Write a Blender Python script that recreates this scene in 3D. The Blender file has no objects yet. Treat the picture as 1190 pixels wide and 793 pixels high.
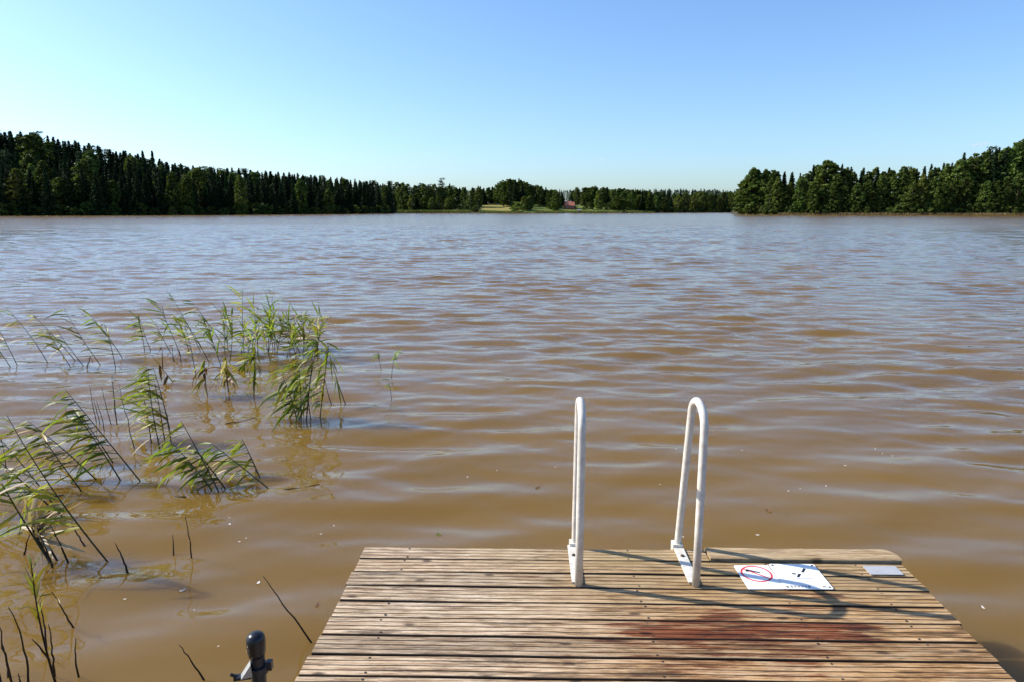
import bpy, bmesh, math, random
import numpy as np
from mathutils import Vector, Matrix, noise as mnoise

R = math.radians
random.seed(7)
rng = np.random.default_rng(7)
sc = bpy.context.scene
COL = sc.collection

# ------------------------------------------------------------------ camera maths
F, CX, CY = 793.0, 595.0, 396.5          # focal length and centre, in pixels of the 1190 x 793 photograph
PITCH = R(10.88)
CAMZ = 2.0
CP, SP = math.cos(PITCH), math.sin(PITCH)
DECK_Z = 0.40


def on_plane(px, py, z=0.0):
    """point of the horizontal plane z seen at a pixel"""
    v = (py - CY) / F
    ang = math.atan(v) + PITCH
    Y = (CAMZ - z) / math.tan(ang)
    d = Y * CP + (CAMZ - z) * SP
    return Vector(((px - CX) / F * d, Y, z))


def at_dist(px, py, Y):
    """point of the vertical plane at distance Y seen at a pixel"""
    v = (py - CY) / F
    dz = Y * math.tan(math.atan(v) + PITCH)
    d = Y * CP + dz * SP
    return Vector(((px - CX) / F * d, Y, CAMZ - dz))


# ------------------------------------------------------------------ object helpers
def tag(o, label=None, cat=None, group=None, kind=None):
    if label: o['label'] = label
    if cat: o['category'] = cat
    if group: o['group'] = group
    if kind: o['kind'] = kind
    return o


def link(o, parent=None):
    COL.objects.link(o)
    if parent is not None:
        o.parent = parent
    return o


def empty(name, loc=(0, 0, 0), rotz=0.0):
    o = bpy.data.objects.new(name, None)
    o.empty_display_size = 0.1
    o.location = loc
    o.rotation_euler = (0, 0, rotz)
    return link(o)


def mesh_obj(name, me, mat=None, parent=None):
    o = bpy.data.objects.new(name, me)
    if mat is not None and len(me.materials) == 0:
        me.materials.append(mat)
    return link(o, parent)


def np_mesh(name, verts, quads, smooth=False):
    """fast mesh from numpy arrays; quads is (n,4) or (n,3)"""
    verts = np.asarray(verts, dtype=np.float32)
    quads = np.asarray(quads, dtype=np.int32)
    me = bpy.data.meshes.new(name)
    n, k = quads.shape
    me.vertices.add(len(verts))
    me.vertices.foreach_set('co', verts.ravel())
    me.loops.add(n * k)
    me.loops.foreach_set('vertex_index', quads.ravel())
    me.polygons.add(n)
    me.polygons.foreach_set('loop_start', np.arange(0, n * k, k, dtype=np.int32))
    me.polygons.foreach_set('loop_total', np.full(n, k, dtype=np.int32))
    if smooth:
        me.polygons.foreach_set('use_smooth', np.ones(n, dtype=bool))
    me.update(calc_edges=True)
    return me


class MB:
    """collects geometry and links it as one mesh object"""
    def __init__(s): s.v = []; s.f = []; s.m = []; s.attr = {}
    def add(s, verts, faces, mi=0):
        b = len(s.v)
        s.v += [tuple(p) for p in verts]
        s.f += [tuple(i + b for i in f) for f in faces]
        s.m += [mi] * len(faces)
    def box(s, c, d, rot=None, mi=0):
        x, y, z = d[0] / 2, d[1] / 2, d[2] / 2
        vs = [Vector((i * x, j * y, k * z)) for k in (-1, 1) for j in (-1, 1) for i in (-1, 1)]
        if rot is not None: vs = [rot @ p for p in vs]
        c = Vector(c)
        s.add([p + c for p in vs], [(0, 2, 3, 1), (4, 5, 7, 6), (0, 1, 5, 4), (2, 6, 7, 3), (0, 4, 6, 2), (1, 3, 7, 5)], mi)
    def tube(s, pts, rad, n=12, cap=True, mi=0):
        pts = [Vector(p) for p in pts]
        m = len(pts)
        rads = rad if hasattr(rad, '__len__') else [rad] * m
        t = (pts[1] - pts[0]).normalized()
        up = Vector((0, 0, 1)) if abs(t.z) < 0.9 else Vector((1, 0, 0))
        u = t.cross(up).normalized()
        vs, fs = [], []
        for i, p in enumerate(pts):
            if i == 0: t2 = (pts[1] - pts[0])
            elif i == m - 1: t2 = (pts[-1] - pts[-2])
            else: t2 = (pts[i + 1] - pts[i - 1])
            t2.normalize()
            u = (u - t2 * u.dot(t2)).normalized()
            w = t2.cross(u)
            for k in range(n):
                a = 2 * math.pi * k / n
                vs.append(p + (u * math.cos(a) + w * math.sin(a)) * rads[i])
        for i in range(m - 1):
            for k in range(n):
                k2 = (k + 1) % n
                fs.append((i * n + k, i * n + k2, (i + 1) * n + k2, (i + 1) * n + k))
        if cap:
            fs.append(tuple(range(n - 1, -1, -1)))
            fs.append(tuple((m - 1) * n + k for k in range(n)))
        s.add(vs, fs, mi)
    def lathe(s, prof, c, n=20, mi=0):
        vs, fs = [], []
        for r, z in prof:
            for k in range(n):
                a = 2 * math.pi * k / n
                vs.append((c[0] + r * math.cos(a), c[1] + r * math.sin(a), c[2] + z))
        m = len(prof)
        for i in range(m - 1):
            for k in range(n):
                k2 = (k + 1) % n
                fs.append((i * n + k, i * n + k2, (i + 1) * n + k2, (i + 1) * n + k))
        fs.append(tuple(range(n - 1, -1, -1)))
        fs.append(tuple((m - 1) * n + k for k in range(n)))
        s.add(vs, fs, mi)
    def prism(s, outline, z0, z1, mi=0):
        n = len(outline)
        vs = [(p[0], p[1], z0) for p in outline] + [(p[0], p[1], z1) for p in outline]
        fs = [tuple(range(n - 1, -1, -1)), tuple(range(n, 2 * n))]
        fs += [(i, (i + 1) % n, n + (i + 1) % n, n + i) for i in range(n)]
        s.add(vs, fs, mi)
    def mesh(s, name, smooth=False):
        me = bpy.data.meshes.new(name)
        me.from_pydata(s.v, [], s.f)
        if any(s.m): me.polygons.foreach_set('material_index', s.m)
        if smooth: me.polygons.foreach_set('use_smooth', [True] * len(s.f))
        me.update()
        return me
    def build(s, name, mat, parent=None, smooth=False):
        me = s.mesh(name, smooth)
        for m in (mat if isinstance(mat, (list, tuple)) else [mat]):
            me.materials.append(m)
        return mesh_obj(name, me, None, parent)


def autosmooth(o, ang=35):
    o.data.polygons.foreach_set('use_smooth', [True] * len(o.data.polygons))
    bm = bmesh.new(); bm.from_mesh(o.data)
    for e in bm.edges:
        if len(e.link_faces) == 2 and e.calc_face_angle(0) > R(ang): e.smooth = False
    bm.to_mesh(o.data); bm.free()


# ------------------------------------------------------------------ node helpers
def new_mat(name):
    m = bpy.data.materials.new(name); m.use_nodes = True
    nt = m.node_tree
    for n in list(nt.nodes):
        if n.type != 'OUTPUT_MATERIAL': nt.nodes.remove(n)
    return m, nt, nt.nodes['Material Output']


def nd(nt, t, **kw):
    n = nt.nodes.new(t)
    for k, v in kw.items():
        if k.startswith('i_'):
            key = k[2:].replace('_', ' ')
            n.inputs[key].default_value = v
        else: setattr(n, k, v)
    return n


def ramp(nt, fac, stops):
    r = nt.nodes.new('ShaderNodeValToRGB')
    el = r.color_ramp.elements
    while len(el) < len(stops): el.new(0.5)
    for e, (p, c) in zip(el, stops):
        e.position = p
        e.color = (c, c, c, 1) if not hasattr(c, '__len__') else (*c, 1)
    nt.links.new(fac, r.inputs[0])
    return r.outputs[0]


def mixc(nt, fac, a, b, mode='MIX'):
    n = nt.nodes.new('ShaderNodeMix'); n.data_type = 'RGBA'; n.blend_type = mode
    for sock, v in ((n.inputs[0], fac), (n.inputs[6], a), (n.inputs[7], b)):
        if hasattr(v, 'is_output'): nt.links.new(v, sock)
        elif hasattr(v, '__len__'): sock.default_value = (*v, 1)
        else: sock.default_value = v
    return n.outputs[2]


def math_n(nt, op, a, b=0.0, c=0.0):
    n = nt.nodes.new('ShaderNodeMath'); n.operation = op
    for i, v in enumerate((a, b, c)):
        if hasattr(v, 'is_output'): nt.links.new(v, n.inputs[i])
        else: n.inputs[i].default_value = v
    return n.outputs[0]


def mapping(nt, scale=(1, 1, 1), src='Object', loc=(0, 0, 0), rot=(0, 0, 0)):
    tc = nt.nodes.new('ShaderNodeTexCoord')
    mp = nt.nodes.new('ShaderNodeMapping')
    mp.inputs['Scale'].default_value = scale
    mp.inputs['Location'].default_value = loc
    mp.inputs['Rotation'].default_value = rot
    nt.links.new(tc.outputs[src], mp.inputs[0])
    return mp.outputs[0]


def noise(nt, vec, scale, detail=4, rough=0.55, w=None):
    n = nt.nodes.new('ShaderNodeTexNoise')
    n.inputs['Scale'].default_value = scale
    n.inputs['Detail'].default_value = detail
    n.inputs['Roughness'].default_value = rough
    if w is not None:
        n.noise_dimensions = '4D'
        if hasattr(w, 'is_output'): nt.links.new(w, n.inputs['W'])
        else: n.inputs['W'].default_value = w
    nt.links.new(vec, n.inputs['Vector'])
    return n.outputs['Fac']


def attr(nt, name, out='Fac', kind='GEOMETRY'):
    a = nt.nodes.new('ShaderNodeAttribute'); a.attribute_name = name; a.attribute_type = kind
    return a.outputs[out]


def principled(nt, out, color=None, rough=0.5, metal=0.0, spec=0.5, ior=1.45, bump=None, bstr=0.3, bdist=0.01):
    p = nt.nodes.new('ShaderNodeBsdfPrincipled')
    for k, v in (('Base Color', color), ('Roughness', rough), ('Metallic', metal), ('Specular IOR Level', spec), ('IOR', ior)):
        if v is None: continue
        if hasattr(v, 'is_output'): nt.links.new(v, p.inputs[k])
        elif hasattr(v, '__len__'): p.inputs[k].default_value = (*v, 1)
        else: p.inputs[k].default_value = v
    if bump is not None:
        b = nt.nodes.new('ShaderNodeBump')
        b.inputs['Strength'].default_value = bstr
        b.inputs['Distance'].default_value = bdist
        nt.links.new(bump, b.inputs['Height'])
        nt.links.new(b.outputs[0], p.inputs['Normal'])
    if out is not None: nt.links.new(p.outputs[0], out.inputs['Surface'])
    return p


def simple_mat(name, col, rough=0.5, metal=0.0, var=0.15, nscale=30, bstr=0.1):
    m, nt, out = new_mat(name)
    v = mapping(nt)
    n = noise(nt, v, nscale, 5)
    dark = tuple(c * (1 - var) for c in col); light = tuple(min(1, c * (1 + var)) for c in col)
    c = ramp(nt, n, [(0.3, dark), (0.7, light)])
    rr = math_n(nt, 'MULTIPLY_ADD', n, 0.25, rough - 0.12)
    principled(nt, out, c, rr, metal, bump=n, bstr=bstr, bdist=0.003)
    return m


def leaf_mat(name, dark, light, trans=0.3, objvar=True, hue=0.03, nscale=0.6, rough=0.55, spec=0.25):
    """foliage: noise-mixed base colour, differing a little from plant to plant"""
    m, nt, out = new_mat(name)
    v = mapping(nt)
    n = noise(nt, v, nscale, 3)
    c = mixc(nt, ramp(nt, n, [(0.35, 0.0), (0.68, 1.0)]), dark, light)
    if objvar:
        oi = nt.nodes.new('ShaderNodeObjectInfo')
        h = nt.nodes.new('ShaderNodeHueSaturation')
        nt.links.new(c, h.inputs['Color'])
        nt.links.new(math_n(nt, 'MULTIPLY_ADD', oi.outputs['Random'], 2 * hue, 0.5 - hue), h.inputs['Hue'])
        r2 = math_n(nt, 'FRACT', math_n(nt, 'MULTIPLY', oi.outputs['Random'], 17.31))
        nt.links.new(math_n(nt, 'MULTIPLY_ADD', r2, 0.7, 0.65), h.inputs['Value'])
        c = h.outputs[0]
    p = principled(nt, None, c, rough, spec=spec)
    t = nt.nodes.new('ShaderNodeBsdfTranslucent')
    nt.links.new(mixc(nt, 1.0, c, (1.0, 1.1, 0.45), 'MULTIPLY'), t.inputs[0])
    mx = nt.nodes.new('ShaderNodeMixShader'); mx.inputs[0].default_value = trans
    nt.links.new(p.outputs[0], mx.inputs[1]); nt.links.new(t.outputs[0], mx.inputs[2])
    nt.links.new(mx.outputs[0], out.inputs['Surface'])
    return m


# ------------------------------------------------------------------ camera, sky, sun
cam = bpy.data.cameras.new('camera')
cam.sensor_width = 36.0
cam.lens = F / 1190 * 36.0
cam.clip_start = 0.05
cam.clip_end = 12000
co = bpy.data.objects.new('camera', cam)
co.location = (0, 0, CAMZ)
co.rotation_euler = (math.pi / 2 - PITCH, 0, 0)
link(co)
sc.camera = co

SUN_EL, SUN_AZ = R(36.2), R(-76.2)
SKY_STRENGTH, SUN_STRENGTH, EXPOSURE = 0.122, 5.0, 0.60
w = bpy.data.worlds.new('World'); sc.world = w; w.use_nodes = True
nt = w.node_tree
sky = nt.nodes.new('ShaderNodeTexSky'); sky.sky_type = 'NISHITA'; sky.sun_disc = False
sky.sun_elevation = SUN_EL; sky.sun_rotation = SUN_AZ
sky.altitude = 0; sky.air_density = 1.0; sky.dust_density = 1.0; sky.ozone_density = 1.6
bg = nt.nodes['Background']
nt.links.new(mixc(nt, 1.0, sky.outputs[0], (0.745, 0.93, 1.17), 'MULTIPLY'), bg.inputs[0]); bg.inputs[1].default_value = SKY_STRENGTH

sun = bpy.data.lights.new('sun', 'SUN'); sun.energy = SUN_STRENGTH; sun.angle = R(0.53); sun.color = (1.0, 0.95, 0.87)
so = bpy.data.objects.new('sun', sun)
sd = Vector((math.sin(SUN_AZ) * math.cos(SUN_EL), math.cos(SUN_AZ) * math.cos(SUN_EL), math.sin(SUN_EL)))
so.rotation_euler = sd.to_track_quat('Z', 'Y').to_euler()
so.location = (-20, 5, 30)
link(so)
sc.view_settings.view_transform = 'Standard'; sc.view_settings.look = 'None'
sc.view_settings.exposure = EXPOSURE; sc.view_settings.gamma = 1.0
sc.view_settings.use_curve_mapping = False
sc.cycles.max_bounces = 6; sc.cycles.diffuse_bounces = 3; sc.cycles.glossy_bounces = 3
sc.cycles.transmission_bounces = 3; sc.cycles.volume_bounces = 0
sc.cycles.use_denoising = True

# ------------------------------------------------------------------ water surface
NW = 84
lam = np.exp(rng.uniform(np.log(0.12), np.log(2.4), NW))
th = rng.normal(R(4), R(24), NW)
kx = 2 * np.pi / lam * np.sin(th); ky = 2 * np.pi / lam * np.cos(th)
amp = lam ** 1.25 * np.exp(-0.5 * (np.log(lam / 0.46) / 0.80) ** 2)
ph = rng.uniform(0, 2 * np.pi, NW)
WAVE_SLOPE = 0.104
amp *= WAVE_SLOPE / math.sqrt(np.sum((amp * 2 * np.pi / lam) ** 2) / 2)


def wave(x, y, sp=None):
    """height of the lake surface; sp is the local grid spacing, waves too short for it are left out"""
    z = np.zeros_like(x)
    # gustiness: slow change of the wave height over the lake
    g = 1.0 + 0.28 * np.sin(0.31 * x + 0.52 * y + 1.0) * np.sin(0.23 * y - 0.17 * x) + 0.18 * np.sin(1.1 * x - 0.7 * y)
    near = np.clip((y - 2.6) / 3.4, 0.0, 1.0)
    for i in range(NW):
        a = amp[i]
        short = max(0.0, min(1.0, (0.5 - lam[i]) / 0.3))
        far = 1 + 0.25 * max(0.0, min(1.0, (lam[i] - 0.7) / 0.6)) * np.clip((y - 12) / 40.0, 0, 1)
        f = far * (1 - short * 0.65 * (1 - near)) * (0.72 + 0.28 * near)
        if sp is not None:
            f = f * np.clip((lam[i] / np.maximum(sp, 1e-6) - 2.6) / 2.0, 0, 1)
        p = kx[i] * x + ky[i] * y + ph[i]
        z += a * f * (np.sin(p) + 0.18 * np.sin(2 * p + math.pi / 2))
    return z * g


def axis(fine, lim, step, grow, far):
    a = list(np.arange(0, lim, step)); v = lim
    while v < far:
        a.append(v); v += max(step, v * grow)
    a.append(far)
    return np.array(a)


ax = axis(True, 3.6, 0.05, 0.0135, 1600.0)
xs = np.concatenate([-ax[:0:-1], ax])
ay = axis(True, 11.0, 0.03, 0.0022, 95.0)
ay2 = [95.0]
while ay2[-1] < 1600: ay2.append(ay2[-1] * 1.02)
ys = np.concatenate([-np.array([1600, 400, 100, 40, 15, 6, 3, 1.5, 0.7, 0.3])[::1], ay, ay2[1:]])
X, Y = np.meshgrid(xs, ys)
SPY = np.gradient(ys)[:, None] * np.ones_like(X)
SPX = np.gradient(xs)[None, :] * np.ones_like(X)
Z = wave(X, Y, np.maximum(SPY, SPX * 0.35))
Z *= np.clip((Y + 0.3) / 1.0, 0, 1)
ny, nx = X.shape
idx = np.arange(ny * nx).reshape(ny, nx)
q = np.stack([idx[:-1, :-1], idx[:-1, 1:], idx[1:, 1:], idx[1:, :-1]], -1).reshape(-1, 4)
water_me = np_mesh('lake_water', np.stack([X, Y, Z], -1).reshape(-1, 3), q, True)

m, nt, out = new_mat('murky_lake_water')
vec = mapping(nt, src='Object')
big = noise(nt, vec, 0.22, 3)
mud = mixc(nt, ramp(nt, big, [(0.3, 0.0), (0.7, 1.0)]), (0.140, 0.080, 0.018), (0.176, 0.102, 0.023))
v1 = mapping(nt, (0.55, 1.0, 1.0), rot=(0, 0, R(8)))
r1 = noise(nt, v1, 16.0, 3, 0.6)
r2 = noise(nt, v1, 2.6, 4, 0.6)
patch = ramp(nt, noise(nt, vec, 0.12, 3), [(0.3, 0.45), (0.7, 1.0)])
sep = nt.nodes.new('ShaderNodeSeparateXYZ'); nt.links.new(vec, sep.inputs[0])
mr = nt.nodes.new('ShaderNodeMapRange'); mr.inputs[1].default_value = 4; mr.inputs[2].default_value = 45
mr.inputs[3].default_value = 0.10; mr.inputs[4].default_value = 1.0
nt.links.new(sep.outputs[1], mr.inputs[0])
mr2 = nt.nodes.new('ShaderNodeMapRange'); mr2.inputs[1].default_value = 25; mr2.inputs[2].default_value = 130
mr2.inputs[3].default_value = 0.0; mr2.inputs[4].default_value = 1.0
nt.links.new(sep.outputs[1], mr2.inputs[0])
h1 = math_n(nt, 'MULTIPLY', math_n(nt, 'MULTIPLY', r1, patch), mr.outputs[0])
h2 = math_n(nt, 'MULTIPLY', math_n(nt, 'MULTIPLY', r2, 4.0), mr2.outputs[0])
h = math_n(nt, 'ADD', h1, h2)
# waves too small and far to model are carried by the roughness of the open lake
mr3 = nt.nodes.new('ShaderNodeMapRange'); mr3.interpolation_type = 'SMOOTHSTEP'
mr3.inputs[1].default_value = 22; mr3.inputs[2].default_value = 110; mr3.inputs[3].default_value = 0.035; mr3.inputs[4].default_value = 0.19
nt.links.new(sep.outputs[1], mr3.inputs[0])
wp = principled(nt, out, mud, mr3.outputs[0], 0.0, 0.5, 1.333, bump=h, bstr=1.0, bdist=0.010)
# the silt lets light spread under the surface, so that shadows on it are soft
wp.subsurface_method = 'BURLEY'
wp.inputs['Subsurface Weight'].default_value = 0.85
wp.inputs['Subsurface Radius'].default_value = (1.0, 0.75, 0.45)
wp.inputs['Subsurface Scale'].default_value = 0.45
WATER = m
lake = mesh_obj('water', water_me, WATER)
tag(lake, kind='structure')


def wz(x, y):
    return float(wave(np.array([x], dtype=float), np.array([y], dtype=float))[0])


# ------------------------------------------------------------------ terrain
SHORE = [(-1400, 130), (-900, 165), (-500, 190), (-200, 215), (0, 248), (100, 258), (200, 278), (300, 312), (380, 352), (438, 400), (452, 425),
         (460, 498), (520, 490), (560, 478), (600, 470), (640, 478), (700, 490), (760, 510), (800, 560), (846, 600), (851, 600),
         (857, 332), (900, 318), (1000, 304), (1100, 294), (1190, 284), (1400, 250), (1800, 205), (2600, 160)]
HILL = [(-1400, 14), (-200, 22), (0, 21), (60, 18), (120, 13), (200, 6), (300, 5), (400, 4), (452, 4), (470, 7), (560, 6), (610, 5), (700, 5), (850, 5),
        (857, 1.5), (1000, 2), (1080, 4), (1120, 9), (1190, 18), (1300, 26), (2600, 20)]
S_px = np.array([a for a, b in SHORE]); S_Y = np.array([b for a, b in SHORE])
H_px = np.array([a for a, b in HILL]); H_z = np.array([b for a, b in HILL])


def px_of(x, y):
    return CX + F / CP * x / np.maximum(y, 1e-3)


def shoreY(px): return np.interp(px, S_px, S_Y)


def land(x, y):
    """ground height; the lake bed where it is negative"""
    x = np.asarray(x, dtype=float); y = np.asarray(y, dtype=float)
    px = px_of(x, y)
    front = y > np.abs(x) * 0.42
    s_f = (y - shoreY(px)) * np.cos(np.arctan2(np.abs(x), np.maximum(y, 1e-3)))
    r = np.hypot(x, y)
    az = np.degrees(np.arctan2(np.abs(x), y))
    s_b = r - np.interp(az, [60, 67, 90, 130, 160, 180], [180, 150, 90, 40, 18, 11])
    s = np.where(front, s_f, s_b)
    hz = np.where(front, np.interp(px, H_px, H_z), 6.0)
    ln = np.where(front & (px > 455) & (px < 853), 55.0, 85.0)
    t = np.clip(s / ln, 0, 1)
    up = 0.35 + 0.5 * (1 - np.exp(-np.maximum(s, 0) / 4)) + hz * t * t * (3 - 2 * t) + np.clip(s - 120, 0, 500) * 0.02
    dn = np.maximum(s * 0.12, -2.5)
    z = np.where(s > 0, up - 0.35 * np.exp(-np.maximum(s, 0) / 1.0), dn)
    return z


azs = np.concatenate([np.arange(-180, -42, 3.0), np.arange(-42, 42, 0.22), np.arange(42, 180.01, 3.0)])
rs = np.concatenate([[0.0, 4, 8, 12, 18, 26, 40, 60, 90, 120, 150, 180], np.arange(200, 640, 4.0), np.arange(640, 1100, 20), [1200, 1500, 2000, 2800, 4000]])
A, RR = np.meshgrid(np.radians(azs), rs)
TX, TY = RR * np.sin(A), RR * np.cos(A)
TZ = land(TX, TY)
ny, nx = TX.shape
idx = np.arange(ny * nx).reshape(ny, nx)
q = np.stack([idx[:-1, :-1], idx[:-1, 1:], idx[1:, 1:], idx[1:, :-1]], -1).reshape(-1, 4)
terr = np_mesh('terrain', np.stack([TX, TY, TZ], -1).reshape(-1, 3), q, True)
# land cover, a fixed property of the ground: meadow on the middle shore, forest floor elsewhere
pxv = px_of(TX, TY)
def bump01(v, a, b, e): return np.clip((v - a) / e, 0, 1) * np.clip((b - v) / e, 0, 1)
meadow = np.where(TY > 10, bump01(pxv, 556, 760, 8) * (TY > 440) * (TY < 560), 0)
gold = np.where(TY > 10, bump01(pxv, 560, 606, 4) * (TY > 440) * (TY < 540), 0)
strip = np.where((TY > 10) & (pxv > 853), np.clip(1 - np.abs(TZ - 0.35) / 0.5, 0, 1), 0)
for nm, arr in (('meadow', meadow), ('gold', gold), ('strip', strip)):
    at = terr.attributes.new(nm, 'FLOAT', 'POINT'); at.data.foreach_set('value', arr.astype(np.float32).ravel())
m, nt, out = new_mat('forest_floor_and_meadow')
v = mapping(nt)
n = noise(nt, v, 0.25, 5)
c = mixc(nt, n, (0.030, 0.034, 0.014), (0.060, 0.050, 0.026))
g = mixc(nt, noise(nt, v, 0.12, 4), (0.10, 0.15, 0.028), (0.20, 0.22, 0.05))
c = mixc(nt, attr(nt, 'meadow'), c, g)
c = mixc(nt, attr(nt, 'gold'), c, mixc(nt, n, (0.28, 0.22, 0.07), (0.16, 0.17, 0.04)))
c = mixc(nt, attr(nt, 'strip'), c, mixc(nt, n, (0.10, 0.085, 0.04), (0.17, 0.13, 0.065)))
principled(nt, out, c, 0.9, spec=0.2)
tag(mesh_obj('terrain', terr, m), kind='structure')

# ------------------------------------------------------------------ trees
BARK = simple_mat('bark', (0.085, 0.062, 0.045), 0.9, var=0.4, nscale=3)
BIRCHBARK = simple_mat('birch_bark', (0.22, 0.20, 0.17), 0.8, var=0.5, nscale=2)
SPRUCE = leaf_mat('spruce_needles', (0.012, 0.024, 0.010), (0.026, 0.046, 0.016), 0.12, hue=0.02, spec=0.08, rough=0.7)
PINE = leaf_mat('pine_needles', (0.022, 0.038, 0.016), (0.044, 0.066, 0.026), 0.12, hue=0.02, spec=0.08, rough=0.7)
BROAD = leaf_mat('broad_leaves', (0.040, 0.062, 0.014), (0.125, 0.160, 0.032), 0.30, hue=0.022, spec=0.12)
BIRCH = leaf_mat('birch_leaves', (0.070, 0.096, 0.018), (0.165, 0.195, 0.042), 0.32, hue=0.025, spec=0.12)


def cards(cent, size, nrm_bias, r, aspect=1.6):
    """many small leaf-sized quads; cent (n,3)"""
    n = len(cent)
    a = r.normal(size=(n, 3)); a /= np.linalg.norm(a, axis=1, keepdims=True)
    b = r.normal(size=(n, 3)) + nrm_bias
    b -= a * np.sum(a * b, 1, keepdims=True); b /= np.linalg.norm(b, axis=1, keepdims=True) + 1e-9
    u = a * (size[:, None] * aspect / 2); v_ = b * (size[:, None] / 2)
    vs = np.stack([cent - u, cent - v_ * 0.9, cent + u, cent + v_ * 0.9], 1).reshape(-1, 3)
    return vs, np.arange(n * 4).reshape(n, 4)


def trunk_mesh(h, r0, limbs, r, lean=0.0):
    b = MB()
    pts = [(lean * (t ** 2) * h + 0.1 * math.sin(t * 5), 0.1 * math.cos(t * 4), t * h - 0.4) for t in np.linspace(0, 1, 7)]
    b.tube(pts, [r0 * (1 - 0.9 * t) + 0.015 for t in np.linspace(0, 1, 7)], 7)
    for (z, az, ln, up) in limbs:
        p0 = Vector((lean * ((z / h) ** 2) * h, 0, z))
        d = Vector((math.cos(az), math.sin(az), up))
        b.tube([p0, p0 + d * ln * 0.5 + Vector((0, 0, 0.1 * ln)), p0 + d * ln], [r0 * 0.35, r0 * 0.2, 0.02], 5)
    return b.mesh('trunk', True)


def make_spruce(seed, h=20.0, rad=2.7, skirt=0.06):
    r = np.random.default_rng(seed)
    C, S = [], []
    z = h * skirt
    while z < h * 0.985:
        t = (z - h * skirt) / (h * (1 - skirt))
        br = rad * (1 - t) ** 0.80 * (0.75 + 0.4 * r.random()) + 0.06
        nb = max(4, int(5 + 6 * (1 - t)))
        a0 = r.random() * 6.28
        for k in range(nb):
            a = a0 + 6.283 * k / nb + r.normal(0, 0.2)
            L = br * r.uniform(0.65, 1.12)
            m_ = int(3 + L * 4.2)
            f = (np.arange(m_) + r.random(m_) * 0.7 + 0.2) / m_
            d = np.stack([np.cos(a) * f * L, np.sin(a) * f * L, z - 0.34 * L * f ** 1.3 + 0.10 * L * np.maximum(f - 0.7, 0)], -1)
            d += r.normal(0, 0.10, d.shape) * (0.5 + 0.3 * L)
            C.append(d); S.append(np.full(m_, 0.36 + 0.26 * (1 - t)) * r.uniform(0.8, 1.25, m_))
        z += 0.42 * (0.7 + 0.6 * r.random()) * (0.75 + 0.5 * (1 - t))
    C = np.concatenate(C); S = np.concatenate(S)
    vs, q = cards(C, S, np.array([0, 0, 0.6]), r, 1.8)
    tip = np.array([[0, 0, h + 0.35], [0.09, 0, h - 0.7], [0, 0.1, h - 0.9], [-0.09, -0.03, h - 0.7]])
    q = np.concatenate([q, [[len(vs), len(vs) + 1, len(vs) + 2, len(vs) + 3]]]); vs = np.concatenate([vs, tip])
    return trunk_mesh(h, 0.20, [], r), np_mesh('spruce_crown', vs, q), h, BARK, SPRUCE


def make_broad(seed, h=18.0, rad=4.4, low=0.05, mat=None, n_clump=125, leaf=0.52, top=0.8, bark=None, loose=1.0):
    r = np.random.default_rng(seed)
    C, S = [], []
    limbs = []
    lob = r.uniform(0, 6.28, 6)
    for k in range(n_clump):
        t = low + (1 - low) * ((k + r.random()) / n_clump) ** 0.92
        env = math.sin(math.pi * min(1, (t - low) / (1 - low) * 0.80 + 0.17)) ** top
        a = k * 2.39996 + r.normal(0, 0.35)
        lobe = 1 + 0.20 * math.sin(2 * a + lob[0] + 3 * t) + 0.14 * math.sin(3 * a + lob[1] - 7 * t) + 0.10 * math.sin(11 * t + lob[2])
        rr = rad * env * lobe * math.sqrt(r.uniform(0.25, 1.0))
        c = np.array([math.cos(a) * rr, math.sin(a) * rr, t * h - 0.6 + r.normal(0, 0.25)])
        cs = rad * (0.19 + 0.13 * r.random()) * (0.75 + 0.35 * env)
        m_ = int(46 * (0.7 + 0.6 * r.random()))
        p = r.normal(0, 1, (m_, 3)); p /= np.linalg.norm(p, axis=1, keepdims=True)
        p *= (r.random((m_, 1)) ** 0.45) * np.array([1, 1, 0.68]) * cs * loose
        p[:, 2] -= 0.18 * (p[:, 0] ** 2 + p[:, 1] ** 2) / max(cs, 0.1)
        C.append(c + p); S.append(np.full(m_, leaf) * r.uniform(0.65, 1.3, m_))
        if k % 5 == 0 and rr > 0.8:
            limbs.append((max(1.2, c[2] - 0.55 * rr), a, rr * 0.9, 0.5))
    C = np.concatenate(C); S = np.concatenate(S)
    C[:, 2] = np.maximum(C[:, 2], 0.15)
    vs, q = cards(C, S, np.array([0, 0, 0.8]), r, 1.35)
    return trunk_mesh(h * 0.9, 0.24, limbs, r), np_mesh('leaf_crown', vs, q), h, bark or BARK, mat or BROAD


def make_pine(seed, h=20.0, lean=0.02, tiers=9, spread=2.6, r0=0.22, flat=0.30):
    r = np.random.default_rng(seed)
    C, S, limbs = [], [], []
    for k in range(tiers):
        t = 0.5 + 0.5 * k / (tiers - 1)
        for j in range(4 if k < tiers - 1 else 2):
            a = r.random() * 6.28
            L = spread * (1.15 - 0.75 * (t - 0.5) * 2 * 0.9) * r.uniform(0.35, 1.0)
            z = t * h + r.normal(0, 0.3)
            c = np.array([math.cos(a) * L + lean * t * t * h, math.sin(a) * L, z])
            m_ = 60
            p = r.normal(0, 1, (m_, 3)) * np.array([0.62, 0.62, flat])
            C.append(c + p); S.append(np.full(m_, 0.38) * r.uniform(0.7, 1.2, m_))
            limbs.append((z - 0.3 * L, a, L, 0.25))
    C = np.concatenate(C); S = np.concatenate(S)
    vs, q = cards(C, S, np.array([0, 0, 0.7]), r, 1.6)
    return trunk_mesh(h, r0, limbs[::2], r, lean), np_mesh('pine_crown', vs, q), h + 0.4, BARK, PINE


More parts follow.
